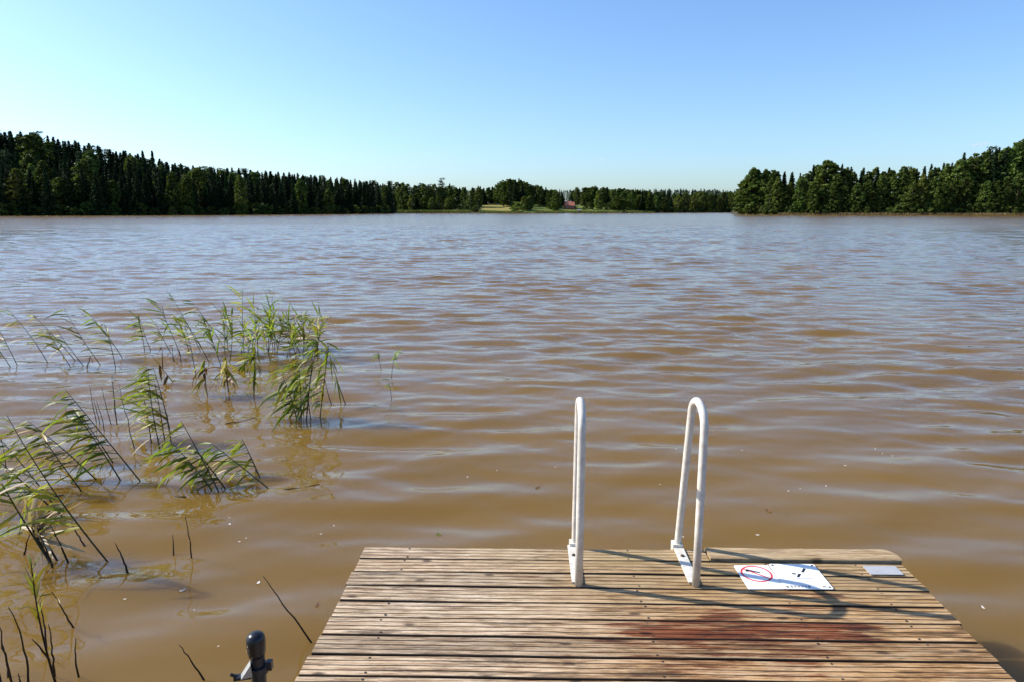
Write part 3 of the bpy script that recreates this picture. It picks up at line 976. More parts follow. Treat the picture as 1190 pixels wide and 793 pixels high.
me = bpy.data.meshes.new('deck'); me.from_pydata(DV, [], DQ); me.update()
for nm, arr in (('plank', A_pl), ('groove', A_gr), ('stain', A_st), ('algae', A_al), ('warm', A_wm)):
    at = me.attributes.new(nm, 'FLOAT', 'POINT'); at.data.foreach_set('value', np.array(arr, dtype=np.float32))
mesh_obj('deck', me, WOOD, dock)

# screw heads over the bearers, two to each plank
sm_ = MB(); sm_.lathe([(0.0048, -0.0012), (0.0046, 0.0009), (0.002, 0.0004)], (0, 0, 0), 8)
sm_ = sm_.mesh('screw'); sm_.materials.append(simple_mat('dull_screw', (0.05, 0.04, 0.032), 0.55, 0.5, nscale=90))
for k in range(11):
    r_ = random.Random(500 + k)
    for xx in (-1.05, 0.0, 0.62, 1.02):
        if k == 0 and xx > 0.3: continue
        for uu in (0.0135, 0.094):
            o = mesh_obj('screw', sm_, None, dock); o.location = (xx + r_.uniform(-0.012, 0.012), -k * PITCHB - uu, DECK_Z + 0.0006)
# plain board closing the right part of the front edge
xa, xb = dock_local(on_plane(819.5, 640, DECK_Z))[0], edge_x(corner['fr'], corner['br'], -0.05) - 0.0
eb = bmesh.new()
n_ = 40; pv_, fcs = [], []
o_pts = []
for i in range(n_ + 1):
    t = i / n_; xx = xa + (xb - xa) * t
    cut = 0.0 if t < 0.955 else 0.045 * ((t - 0.955) / 0.045) ** 1.5
    wv_ = 0.0025 * math.sin(6 * xx) + 0.0015 * math.sin(17 * xx)
    o_pts.append((xx, 0.004 - cut + wv_, -0.100 + wv_ * 0.6))
for (xx, f_, b_) in o_pts:
    pv_ += [(xx, f_, DECK_Z - 0.025), (xx, f_, DECK_Z + 0.010), (xx, f_ - 0.006, DECK_Z + 0.014), (xx, (f_ + b_) / 2, DECK_Z + 0.0155), (xx, b_ + 0.006, DECK_Z + 0.014), (xx, b_, DECK_Z + 0.010), (xx, b_, DECK_Z - 0.025)]
for i in range(n_):
    for j in range(7):
        fcs.append((i * 7 + j, (i + 1) * 7 + j, (i + 1) * 7 + (j + 1) % 7, i * 7 + (j + 1) % 7))
fcs += [tuple(range(7)), tuple(n_ * 7 + j for j in range(6, -1, -1))]
me = bpy.data.meshes.new('edge_board'); me.from_pydata(pv_, [], fcs); me.update()
for nm, val in (('plank', 0.33), ('groove', 0.0), ('stain', 0.0), ('warm', 0.25), ('algae', 0.75)):
    at = me.attributes.new(nm, 'FLOAT', 'POINT'); at.data.foreach_set('value', np.full(len(pv_), val, dtype=np.float32))
mesh_obj('edge_board', me, WOOD, dock)
# bearers under the planks
for xx in (-1.05, 0.0, 0.62, 1.02):
    bb = MB(); bb.box((xx, -2.30, DECK_Z - 0.026 - 0.003 - 0.075), (0.05, 4.4, 0.15))
    o = bb.build('bearer', WOOD, dock)

# ------------------------------------------------------------------ handrails of the bathing ladder
m, nt, out = new_mat('white_powder_coated_tube')
n = noise(nt, mapping(nt), 25, 5); n2 = noise(nt, mapping(nt), 70, 6, 0.7)
c = ramp(nt, n, [(0.3, (0.52, 0.47, 0.40)), (0.6, (0.66, 0.62, 0.54))])
c = mixc(nt, ramp(nt, n2, [(0.56, 0.0), (0.72, 0.65)]), c, (0.30, 0.22, 0.15))
principled(nt, out, c, math_n(nt, 'MULTIPLY_ADD', n, 0.25, 0.25), bump=n2, bstr=0.05, bdist=0.002)
TUBE = m
ladder = empty('bathing_ladder', (F0.x, F0.y, 0), YAW)
tag(ladder, 'white tubular bathing ladder handrails bolted to the lake end of the dock', 'ladder')
TR = 0.0170


def handrail(px_near, px_far, name='handrail'):
    pn = on_plane(px_near, 681, DECK_Z); pf = on_plane(px_far, 641, DECK_Z)
    xn, yn = dock_local(pn); xf, yf = dock_local(pf)
    yf = 0.028
    top = 1.209
    r_ = 0.105
    yc_top_far = yf - 0.125
    pts = [(xn, yn, DECK_Z + 0.002), (xn, yn, DECK_Z + 0.3), (xn, yn, top - r_)]
    ycen = (yn + yc_top_far) / 2; rr = (yc_top_far - yn) / 2
    for i in range(1, 14):
        a = math.pi * (1 - i / 14)
        pts.append((xn + (xf - xn) * (i / 14) * 0.5, ycen + rr * math.cos(a), top - r_ + (r_ - TR) * math.sin(a)))
    xm = (xn + xf) / 2
    zt = top - r_
    for t in np.linspace(0, 1, 8):
        zz = zt + (DECK_Z - zt) * t
        pts.append((xm + (xf - xm) * t, yc_top_far + (yf - yc_top_far) * t, zz))
    pts += [(xf, yf + 0.004, DECK_Z - 0.12), (xf, yf + 0.004, -0.45)]
    b = MB(); b.tube(pts, TR, 18)
    o = b.build(name, TUBE, ladder, True)
    # flat mounting plate on the planks between the two feet
    pl_ = MB()
    L = yf - yn
    for (ya, yb, h) in ((yn + 0.01, yf - 0.012, 0.006),):
        pl_.box((xn - 0.006, (ya + yb) / 2, DECK_Z + 0.006 + h / 2), (0.046, yb - ya, h))
    pl_.box((xf - 0.004, yf - 0.004, DECK_Z - 0.002), (0.047, 0.050, 0.056))
    po = pl_.build('mounting_plate', TUBE, o)
    sc_ = MB(); sc_.lathe([(0.009, 0), (0.009, 0.004), (0.006, 0.007)], (xn - 0.006, yn + L * 0.68, DECK_Z + 0.012), 10)
    sc_.build('bolt', BOLT, o)
    return o, (xn, yn, xf, yf)


BOLT = simple_mat('rusty_bolt', (0.06, 0.045, 0.035), 0.6, 0.3, nscale=80)
hl = handrail(672.5, 669.0)
hr_ = handrail(808.5, 789.5)

# ------------------------------------------------------------------ plates on the deck
m, nt, out = new_mat('white_sign_enamel')
n = noise(nt, mapping(nt), 30, 5)
c = ramp(nt, n, [(0.3, (0.76, 0.75, 0.73)), (0.65, (0.83, 0.83, 0.82))])
c = mixc(nt, ramp(nt, noise(nt, mapping(nt), 9, 6), [(0.60, 0.0), (0.75, 0.25)]), c, (0.45, 0.36, 0.24))
principled(nt, out, c, 0.35)
SIGNW = m
INK = simple_mat('black_sign_ink', (0.012, 0.012, 0.014), 0.45, var=0.1)
REDINK = simple_mat('red_sign_ink', (0.62, 0.03, 0.035), 0.45, var=0.1)
GREYINK = simple_mat('faded_grey_ink', (0.46, 0.47, 0.50), 0.5, var=0.15)
ALU = simple_mat('bare_aluminium', (0.50, 0.49, 0.48), 0.5, 0.35, var=0.06, nscale=40)


def plate_frame(px):
    """local frame on the deck from the four corner pixels back-left, back-right, front-right, front-left"""
    P = [on_plane(a, b, DECK_Z + 0.006) for a, b in px]
    return P


def rrect(w, h, r, n=5):
    pts = []
    for cx, cy, a0 in ((w / 2 - r, h / 2 - r, 0), (-w / 2 + r, h / 2 - r, 90), (-w / 2 + r, -h / 2 + r, 180), (w / 2 - r, -h / 2 + r, 270)):
        for i in range(n + 1):
            a = R(a0 + 90 * i / n); pts.append((cx + r * math.cos(a), cy + r * math.sin(a)))
    return pts


def text_mesh(txt, size, mat, name, parent, loc, align='CENTER'):
    cu = bpy.data.curves.new('lettering', 'FONT'); cu.body = txt; cu.size = size; cu.align_x = align; cu.extrude = 0.0002; cu.space_character = 1.25
    cu.offset = 0.0004
    ob = bpy.data.objects.new('lettering_source', cu); COL.objects.link(ob)
    dg = bpy.context.evaluated_depsgraph_get()
    me = bpy.data.meshes.new_from_object(ob.evaluated_get(dg))
    bpy.data.objects.remove(ob); bpy.data.curves.remove(cu)
    me.materials.clear(); me.materials.append(mat)
    o = mesh_obj(name, me, None, parent); o.location = loc
    return o


T0 = 0.003
# left plate: ring with a slash
P = plate_frame([(856, 657.5), (896, 657.5), (908, 685), (867, 685)])
cen = sum(P, Vector()) / 4
W1 = (P[1] - P[0]).length * 1.0; H1 = abs(P[0].y - P[3].y)
s1 = empty('prohibition_sign', (cen.x, cen.y, DECK_Z + 0.004), R(0.5))
tag(s1, 'white no-swimming style plate with a red ring, screwed flat on the deck', 'sign')
b = MB(); b.prism(rrect(W1, H1, 0.006), 0, T0); b.build('plate', SIGNW, s1)
b = MB(); ring_r, ring_w = 0.066, 0.0062; cy_ = 0.026
n_ = 48
vs = [((ring_r + dr) * math.cos(2 * math.pi * i / n_), cy_ + (ring_r + dr) * math.sin(2 * math.pi * i / n_), T0 + 0.0004) for dr in (-ring_w, ring_w * 0.4) for i in range(n_)]
b.add(vs, [(i, n_ + i, n_ + (i + 1) % n_, (i + 1) % n_) for i in range(n_)][::1])
rot = Matrix.Rotation(R(-42), 3, 'Z')
b.box((0, cy_, T0 + 0.0006), (0.126, 0.0075, 0.0003), rot)
b.build('red_ring', REDINK, s1)
b = MB()
# dark swimmer inside the ring
for (cx_, y_, l_, w_, a_) in ((-0.020, 0.052, 0.034, 0.010, -28), (0.004, 0.040, 0.030, 0.009, -20), (-0.034, 0.050, 0.012, 0.012, 0)):
    b.box((cx_, y_, T0 + 0.0010), (l_, w_, 0.0003), Matrix.Rotation(R(a_), 3, 'Z'))
b.build('swimmer_symbol', INK, s1)
b = MB()
rl = random.Random(4)
for yy, x0, x1 in ((-0.055, -0.055, 0.055), (-0.072, -0.040, 0.050)):
    xx = x0
    while xx < x1:
        l_ = rl.uniform(0.006, 0.016); b.box((xx + l_ / 2, yy, T0 + 0.0004), (l_, 0.0035, 0.0003)); xx += l_ + 0.004
b.build('faded_lettering', GREYINK, s1)
# right plate: diving figure over a line, words along the bottom
P = plate_frame([(895.5, 656.5), (948, 657), (967, 686.5), (909.5, 685.5)])
cen = sum(P, Vector()) / 4
W2 = (P[1] - P[0]).length * 1.0; H2 = abs(P[0].y - P[3].y)
s2 = empty('depth_sign', (cen.x, cen.y, DECK_Z + 0.008), R(-0.8))
tag(s2, 'white plate with a black diver symbol and wording, screwed flat on the deck', 'sign')
b = MB(); b.prism(rrect(W2, H2, 0.008), 0, T0); b.build('plate', SIGNW, s2)
b = MB()
for (cx_, y_, l_, w_, a_) in ((0.034, 0.048, 0.040, 0.0105, 55), (-0.004, 0.004, 0.034, 0.0105, 55), (-0.020, 0.018, 0.016, 0.010, -10)):
    b.box((cx_, y_, T0 + 0.0006), (l_, w_, 0.0004), Matrix.Rotation(R(a_), 3, 'Z'))
b.box((0.012, -0.022, T0 + 0.0005), (0.076, 0.0022, 0.0004))
b.build('diver_symbol', INK, s2)
text_mesh('SYVYYS', 0.0215, INK, 'lettering', s2, (-0.076, -H2 / 2 + 0.010, T0 + 0.0005), 'LEFT')
text_mesh('m', 0.022, INK, 'lettering', s2, (0.062, -H2 / 2 + 0.012, T0 + 0.0005), 'LEFT')
for sx, sy in ((-1, 1), (1, 1), (1, -1), (-1, -1)):
    b = MB(); b.lathe([(0.0055, 0), (0.0052, 0.0016), (0.003, 0.0026)], (sx * (W2 / 2 - 0.013), sy * (H2 / 2 - 0.014), T0), 10); b.build('screw', BOLT, s2)
# small bare metal plate at the right
P = plate_frame([(1004, 658), (1042, 658.5), (1047, 668), (1012, 668)])
cen = sum(P, Vector()) / 4
mp_ = empty('metal_plate', (cen.x, cen.y, DECK_Z + 0.004), R(-1))
tag(mp_, 'small bare grey metal plate lying behind the plain edge board', 'plate')
b = MB(); b.prism(rrect((P[1] - P[0]).length, abs(P[0].y - P[3].y), 0.005), 0, 0.003); b.build('plate', ALU, mp_)

# ------------------------------------------------------------------ mooring pole left of the dock
BLACKP = simple_mat('black_rubber_cap', (0.010, 0.011, 0.014), 0.28, var=0.2, nscale=20)
PIPE = simple_mat('dark_painted_pipe', (0.016, 0.017, 0.020), 0.35, 0.0, var=0.3, nscale=30)
PALEP = simple_mat('galvanised_bracket', (0.34, 0.33, 0.31), 0.45, 0.5, var=0.15, nscale=30)
Yp = 1.94
pt = at_dist(297, 737, Yp)
pole = empty('mooring_pole', (pt.x, Yp, 0))
tag(pole, 'dark pipe with a rounded black cap rising from the water left of the dock', 'pole')
zt = pt.z
b = MB(); b.tube([(0, 0, -0.9), (0, 0, zt - 0.05)], 0.0225, 20); o = b.build('pipe', PIPE, pole); autosmooth(o)
b = MB(); b.lathe([(0.0250, -0.075), (0.0275, -0.062), (0.029, -0.04), (0.0295, -0.025), (0.028, -0.012), (0.0235, -0.003), (0.0145, 0.003), (0.004, 0.005)], (-0.001, 0, zt), 24)
o = b.build('cap', BLACKP, pole, True)
b = MB()
zc = at_dist(297, 777, Yp).z
b.lathe([(0.026, -0.012), (0.0315, -0.012), (0.0315, 0.012), (0.026, 0.012)], (0, 0, zc), 20)
b.box((0.036, 0.004, zc + 0.010), (0.016, 0.018, 0.030))
o = b.build('clamp', PIPE, pole); autosmooth(o)
b = MB()
pr_ = [(-0.022, 0.034), (-0.018, -0.008), (-0.052, -0.008)]
vs = [(x_, y_, zc + z_) for y_ in (-0.014, 0.014) for (x_, z_) in pr_]
vs = [(x_, y_ - 0.012, z_) for x_, y_, z_ in vs]
b.add(vs, [(0, 1, 2), (5, 4, 3), (0, 3, 4, 1), (1, 4, 5, 2), (2, 5, 3, 0)])
o = b.build('bracket', PALEP, pole); o.rotation_euler = (0, 0, R(22))
b = MB(); b.box((-0.046, -0.012, zc - 0.014), (0.052, 0.022, 0.010)); b.tube([(-0.062, -0.012, zc - 0.012), (-0.082, -0.012, zc + 0.0)], 0.005, 8)
o = b.build('bracket_tongue', PIPE, pole); o.rotation_euler = (0, 0, R(12))

# ------------------------------------------------------------------ reeds
REEDSTEM = leaf_mat('reed_stem', (0.040, 0.040, 0.014), (0.085, 0.075, 0.030), 0.05, True, 0.02, 3)
DEADSTEM = leaf_mat('dead_stem', (0.030, 0.020, 0.012), (0.065, 0.042, 0.024), 0.0, True, 0.01, 5)
REEDLEAF = leaf_mat('reed_leaf_green', (0.120, 0.165, 0.022), (0.36, 0.37, 0.075), 0.5, True, 0.03, 6, 0.42)
REEDYEL = leaf_mat('reed_leaf_yellow', (0.20, 0.17, 0.025), (0.42, 0.30, 0.05), 0.3, True, 0.02, 6, 0.45)
REEDDRY = leaf_mat('reed_leaf_straw', (0.30, 0.22, 0.12), (0.55, 0.45, 0.30), 0.25, True, 0.02, 6, 0.5)
REEDBRN = leaf_mat('reed_leaf_brown', (0.10, 0.045, 0.020), (0.22, 0.10, 0.045), 0.2, True, 0.02, 6, 0.5)
LEAFM = {'g': REEDLEAF, 'y': REEDYEL, 's': REEDDRY, 'b': REEDBRN}


def blade(b, p, d, L, wd, droop, r, mi, fold=0.25, twist=None):
    """one reed leaf: a folded, tapering, drooping ribbon"""
    n = 7
    d = Vector(d).normalized()
    cur = Vector(p); pts = [cur.copy()]; dirs = [d.copy()]
    for i in range(n):
        d = (d + Vector((0, 0, -droop * (0.3 + i / n) / n * 2.2)) + Vector((r.gauss(0, .02), r.gauss(0, .02), 0))).normalized()
        cur = cur + d * (L / n); pts.append(cur.copy()); dirs.append(d.copy())
    sd_ = Vector((0, 0, 1)).cross(dirs[0])
    if sd_.length < 0.1: sd_ = Vector((1, 0, 0))
    sd_.normalize()
    tw = r.uniform(-1.5, 1.5) if twist is None else twist
    vs, fs = [], []
    for i, (q_, dd) in enumerate(zip(pts, dirs)):
        t = i / n
        wv = wd * min(1.0, 0.35 + 3.2 * t) * (1 - t ** 2.2) ** 0.9 / 2 + 0.0006
        s_ = (sd_ - dd * sd_.dot(dd)).normalized()
        s_ = Matrix.Rotation(tw * (0.5 + 0.5 * t), 3, dd) @ s_
        up = s_.cross(dd)
        vs += [q_ - s_ * wv + up * wv * fold, q_, q_ + s_ * wv + up * wv * fold]
    for i in range(n):
        a = i * 3
        fs += [(a, a + 1, a + 4, a + 3), (a + 1, a + 2, a + 5, a + 4)]
    b.add(vs, fs, mi)


def reed(base_px, tip_px, nleaf, Lpx, label, group, t0=0.25, lee=(-1.0, 0.0, -0.15), spread=0.5, mix='ggggy', rad=0.0042, dead=False, bend=0.03, seed=None, wpx=None, dY=0.0, droop=0.6, dark=False):
    r = random.Random(seed if seed is not None else hash((base_px, tip_px)) & 0xffff)
    B = on_plane(*base_px); B.z = wz(B.x, B.y)
    T = at_dist(tip_px[0], tip_px[1], B.y + dY + r.uniform(-0.12, 0.12))
    mpp = (B.y * CP + CAMZ * SP) / F                       # metres per pixel at the plant
    root = empty('dead_reed_stalk' if dead else 'reed', (B.x, B.y, B.z))
    tag(root, label, 'dead stalk' if dead else 'reed', group)
    T = T - B
    ax_ = T.normalized()
    side = Vector((r.uniform(-1, 1), r.uniform(-1, 1), 0)) * bend * T.length
    def P(t): return T * t + side * 4 * t * (1 - t) + Vector((0, 0, bend * T.length * 2.0 * t * (1 - t)))
    under = -ax_ * (0.35 / max(0.25, ax_.z))
    if under.length > 0.9: under = under.normalized() * 0.9
    pts = [under] + [P(i / 9) for i in range(10)]
    if dead:
        k_ = 0.014 * T.length
        pts = [pts[0]] + [p + Vector((r.gauss(0, k_ * .5), r.gauss(0, k_ * .5), 0)) * (1 if 1 < i < 9 else 0.2) for i, p in enumerate(pts[1:])]
    rr = [rad * 1.15] + [rad * (1.1 - 0.75 * (i / 9)) for i in range(10)]
    b = MB(); b.tube(pts, rr, 7)
    b.build('stem', DEADSTEM if (dead or dark) else REEDSTEM, root, True)
    if nleaf:
        lb = MB(); keys = sorted(set(mix)); ki = {k: i for i, k in enumerate(keys)}
        nleaf = int(round(nleaf * 1.7))
        for j in range(nleaf):
            t = t0 + (1.0 - t0) * (j + r.uniform(0.1, 0.9)) / nleaf
            L = Lpx * mpp * r.choice((r.uniform(0.4, 0.8), r.uniform(0.75, 1.25), r.uniform(0.8, 1.35))) * (1.0 if t < 0.8 else 1.15 - 0.6 * (t - 0.8) / 0.2)
            sgn = 1 if j % 2 else -1
            d = Vector(lee) + ax_ * r.uniform(0.1, 1.0) + Vector((r.gauss(0, spread * 1.15), r.gauss(0, spread * 1.2) + 0.25 * sgn, r.gauss(0, spread * 0.8)))
            wd = (0.76 * wpx * mpp if wpx else min(0.030, max(0.011, L * 0.075))) * r.uniform(0.7, 1.2)
            mk = r.choice(mix)
            if mk in 'sb' and t > 0.75: mk = mix[0]
            blade(lb, P(t), d, L, wd, droop * r.uniform(0.1, 1.2), r, ki[mk])
        lb.build('leaves', [LEAFM[k] for k in keys], root, True)
    return root


G_A = 'reeds of the outermost clump at the left edge of the photo'
L_A = 'wind-bent green reed in the outermost clump at the left edge'
for b_, t_, n_, s_ in (((55.5, 422), (7.5, 358), 9, 1), ((87, 419), (36.5, 364), 9, 2), ((82, 427), (54, 384), 7, 3), ((116.6, 424), (74, 358), 9, 4), ((142.5, 418), (103, 365), 9, 5),
                       ((134, 426), (121, 376), 7, 6), ((12, 427), (-8, 396), 6, 7), ((20, 425), (-14, 362), 7, 8), ((97, 425), (62, 378), 5, 9)):
    reed(b_, t_, n_, 25, L_A, G_A, 0.25, (-1.0, 0, -0.1), 0.4, 'gggyys', 0.0045, seed=s_, wpx=2.6)
reed((101, 428), (106, 413), 3, 15, 'short brown reed stub drooping beside the outermost clump', None, 0.5, (-0.3, 0, -1), 0.3, 'b', 0.004, seed=10, droop=1.6)

G_B = 'thin reeds at the left of the large middle clump'
L_B = 'thin leaning reed at the left side of the large middle clump'
for b_, t_, n_, s_ in (((208.7, 413), (181.6, 351), 8, 11), ((233, 411), (199, 345), 9, 12), ((262, 410), (222, 350), 10, 13), ((168, 408), (160, 368), 7, 14), ((175, 407), (163, 372), 8, 15),
                       ((198, 410), (180, 376), 7, 16), ((220, 412), (205, 372), 8, 17), ((243, 420), (215, 372), 8, 18), ((250, 405), (236, 372), 7, 19), ((228, 440), (214, 376), 8, 20)):
    reed(b_, t_, n_, 22, L_B, G_B, 0.3, (-0.9, 0, -0.05), 0.5, 'gggys', 0.0045, seed=s_, wpx=2.6)
for b_, t_, s_ in (((189, 428), (187, 402), 21), ((202, 420), (200, 402), 22), ((210, 420), (208, 407), 23)):
    reed(b_, t_, 2, 15, 'dark leafless stub standing among the thin reeds of the middle clump', 'dark stubs in the middle clump', 0.7, (-0.4, 0, -0.8), 0.5, 'b', 0.006, True, seed=s_)

G_C = 'upright green reeds of the large middle clump'
L_C = 'upright leafy green reed in the large middle clump'
rc = random.Random(77)
up = [((284, 416), (282, 337), 11), ((312, 410), (318, 340), 10), ((322, 412), (330, 370), 9), ((352, 414), (352, 372), 8), ((369, 417), (371.5, 363), 8), ((300, 412), (294, 352), 9)]
for i in range(21):
    bx = rc.uniform(255, 372); up.append(((bx, rc.uniform(404, 424)), (bx + rc.uniform(-16, 10), rc.uniform(358, 386) + (8 if bx > 330 else 0)), rc.randint(7, 10)))
for i, (b_, t_, n_) in enumerate(up):
    reed(b_, t_, n_, 22, L_C, G_C, 0.2, (-0.45, 0, 0.25), 0.75, 'gggggys', 0.0048, seed=200 + i, wpx=3.0, droop=0.7)
reed((266, 457), (262, 415), 16, 26, 'yellow and orange reed bundle hanging into the water in the middle clump', None, 0.35, (-0.15, 0, -1.0), 0.28, 'yyyb', 0.006, seed=31, wpx=4, droop=1.5)
reed((241, 460), (238, 418), 11, 24, 'reed with brown drooping leaf tips left of the yellow bundle', None, 0.35, (-0.5, 0, -0.9), 0.3, 'gsbb', 0.005, seed=32, wpx=3.4, droop=1.5)
reed((295, 462), (296, 400), 12, 28, 'green reed bundle hanging straight down into the water, right of the yellow bundle', None, 0.3, (-0.25, 0, -0.9), 0.28, 'gggb', 0.006, seed=33, wpx=4, droop=1.5)
reed((276, 430), (300, 408), 8, 26, 'green reed sweeping to the left above the hanging bundles', None, 0.2, (-1.0, 0, -0.8), 0.3, 'gg', 0.005, seed=34, wpx=4)

G_E = 'reeds of the bushy clump at the right end'
L_E = 'arching green reed in the bushy clump at the right end of the reeds'
for i, (b_, t_, n_, l_) in enumerate((((356, 490), (371, 388), 12, 40), ((350, 491), (346, 416), 11, 46), ((361, 488), (352, 425), 9, 44), ((345, 489), (328, 436), 8, 40), ((372, 486), (382, 402), 10, 38), ((356, 489), (364, 405), 10, 44))):
    reed(b_, t_, n_, l_, L_E, G_E, 0.15, (-0.85, 0, -0.75), 0.3, 'ggggggys', 0.005, seed=300 + i, wpx=4.2, droop=1.2)
reed((401.5, 469), (380, 398), 7, 36, 'straight reed leaning apart at the right side of the bushy clump', None, 0.35, (0.2, 0, -0.9), 0.5, 'gg', 0.005, seed=41, wpx=3)
reed((385, 468), (376, 430), 6, 26, 'short reed with hanging brown leaf between the bushy clump and the leaning reed', None, 0.3, (-0.6, 0, -0.8), 0.4, 'gb', 0.005, seed=42)
G_F = 'sparse reeds alone in open water'
for i, (b_, t_, n_) in enumerate((((443, 430), (438, 408), 4), ((455, 440), (461, 405), 6), ((455, 466), (451, 440), 4))):
    reed(b_, t_, n_, 13, ['tiny two-leaf reed alone in open water, left of the pair', 'taller of the two tiny reeds alone in open water', 'yellowish reed sprout nearest the dock of the lone open-water reeds'][i], G_F, 0.5, (-0.3, 0, -0.4), 0.8, 'gg' if i < 2 else 'yg', 0.003, seed=320 + i, wpx=2.2)

G_G = 'reeds of the narrow clump between the two large ones'
L_G = 'leaning green reed of the narrow clump in the middle of the reeds'
for i, (b_, t_, n_, l_) in enumerate((((199, 515), (177, 425), 14, 44), ((186, 522), (172, 430), 13, 42), ((192, 516), (180, 446), 10, 40), ((176, 516), (164, 446), 8, 34))):
    reed(b_, t_, n_, l_, L_G, G_G, 0.15, (-1.0, 0, -0.45), 0.32, 'gggggys', 0.005, seed=330 + i, wpx=4.4, droop=0.9)
reed((201, 447), (176, 413), 1, 18, 'bent stalk with one brown hanging leaf above the narrow clump', None, 0.0, (0.3, 0, -1), 0.1, 'b', 0.004, seed=43, wpx=4)
G_S = 'bare thin stems standing in the water'
for i, (b_, t_) in enumerate((((135, 488), (131, 435)), ((156, 522), (138, 446)), ((112, 491), (104, 448)), ((121, 500), (112, 466)), ((129, 494), (118, 450)), ((136, 494), (130, 436)), ((197, 497), (186, 456)), ((7, 545), (1, 506)), ((116, 494), (108, 462)), ((90, 500), (84, 480)), ((80, 498), (75, 470)))):
    reed(b_, t_, 0, 0, 'bare thin dark stem standing between the reed clumps', G_S, rad=0.0038, dead=True, seed=340 + i, bend=0.02)

G_H = 'reeds bowed low over the water in front of the bushy clump'
for i, (b_, t_, n_, l_, lb) in enumerate((((254, 572), (210, 489), 12, 42, 'reed with a long bare tip bowed low over the water'), ((311.6, 567), (244.5, 515), 13, 46, 'right-hand reed lying almost flat on the water with hanging leaves'),
                                          ((302, 557), (281, 510), 9, 46, 'short reed with hanging leaves and a pale tip at the right of the bowed group'), ((246, 570), (196, 512), 14, 44, 'yellow green reed at the left of the bowed group'), ((262, 568), (226, 520), 10, 42, 'middle reed of the bowed group, half hidden by its neighbours'))):
    reed(b_, t_, n_, l_, lb, G_H, 0.12, (-0.8, 0, -0.7), 0.3, 'gggggysg', 0.0048, seed=360 + i, wpx=4.6, droop=0.9)

G_I = 'reeds of the big near clump at the left edge'
L_I = 'long wind-bent reed in the big near clump at the left edge'
for i, (b_, t_, n_, l_) in enumerate((((163, 561), (74, 451), 12, 52), ((131, 537), (91, 480), 9, 46), ((124, 647), (8, 483), 16, 72), ((95, 574), (47, 504), 9, 52), ((140, 560), (86, 478), 10, 48), ((72, 600), (-10, 500), 12, 66), ((112, 560), (30, 488), 11, 60),
                                     ((60, 590), (-20, 520), 9, 60))):
    reed(b_, t_, n_, l_, L_I, G_I, 0.22, (-1.0, 0, -0.5), 0.3, 'gggggygs', 0.0048, seed=380 + i, wpx=6.0, droop=0.8)
reed((58, 652), (2, 562), 7, 70, 'broken reed with a long green top at the near end of the left clump', None, 0.4, (-0.4, 0, -0.5), 0.4, 'ggy', 0.0065, seed=51, wpx=6, droop=0.3)
reed((60, 656), (32, 604), 12, 52, 'thick straw coloured broken stalk with a pale leaf bundle in the near left clump', None, 0.55, (0.95, 0, 0.12), 0.38, 'ssss', 0.0085, seed=52, wpx=7.5, droop=0.10, dark=True)
reed((66, 650), (40, 612), 6, 44, 'second straw coloured stalk tangled with the pale bundle of the left clump', None, 0.5, (0.6, 0, -0.35), 0.45, 'sss', 0.006, seed=53, wpx=6.5, droop=0.15, dark=True)
G_K = 'dark broken stalks under the near clump'
for i, (b_, t_) in enumerate((((79, 652), (58, 610)), ((61, 660), (46, 622)), ((98, 632), (82, 606)), ((28, 645), (34, 622)))):
    reed(b_, t_, 0, 0, 'dark broken stalk under the near left clump', G_K, rad=0.0055, dead=True, seed=400 + i)

DS = [((222, 644), (215, 600), 'slim dark stalk alone in the water, halfway between the reeds and the dock', 0), ((201, 640), (200.5, 621), 'very short dark stub beside the slim stalk', 0),
      ((362, 748), (306, 670), 'long thin stalk slanting up out of the water beside the dock', 0), ((237, 793), (208, 750), 'thin bent stalk in front of the mooring pole, towards the left', 0),
      ((148, 664), (134, 632), 'short thick dark stalk right of the near clump', 0), ((92, 790), (88, 742), 'upright dark stalk standing apart in the bottom left corner', 0),
      ((85, 730), (60, 688), 'slanting stalk with a dry yellow leaf in the bottom left corner', 2)]
for i, (b_, t_, l_, nl) in enumerate(DS):
    reed(b_, t_, nl, 22, l_, None, 0.45, (-0.7, 0, -0.5), 0.4, 'y', 0.0042 if i != 4 else 0.006, True, seed=420 + i, bend=0.03, wpx=3)
reed((66, 800), (36, 655), 11, 24, 'young reed with fresh green top in the bottom left corner', None, 0.52, (0.0, 0, 0.7), 0.45, 'yg', 0.0048, seed=440, wpx=5, bend=0.02, dark=True)
G_Z = 'dark stalks crowded in the bottom left corner'
for i, (b_, t_) in enumerate((((33, 800), (10, 706)), ((15, 800), (-2, 718)), ((56, 768), (37, 743)), ((64, 790), (56, 726)), ((24, 800), (21, 783)), ((2, 800), (-12, 740)), ((54, 755), (46, 700)), ((10, 790), (2, 745)))):
    reed(b_, t_, 0, 0, 'bare dark stalk crowded in the bottom left corner', G_Z, rad=0.0046, dead=True, seed=450 + i)

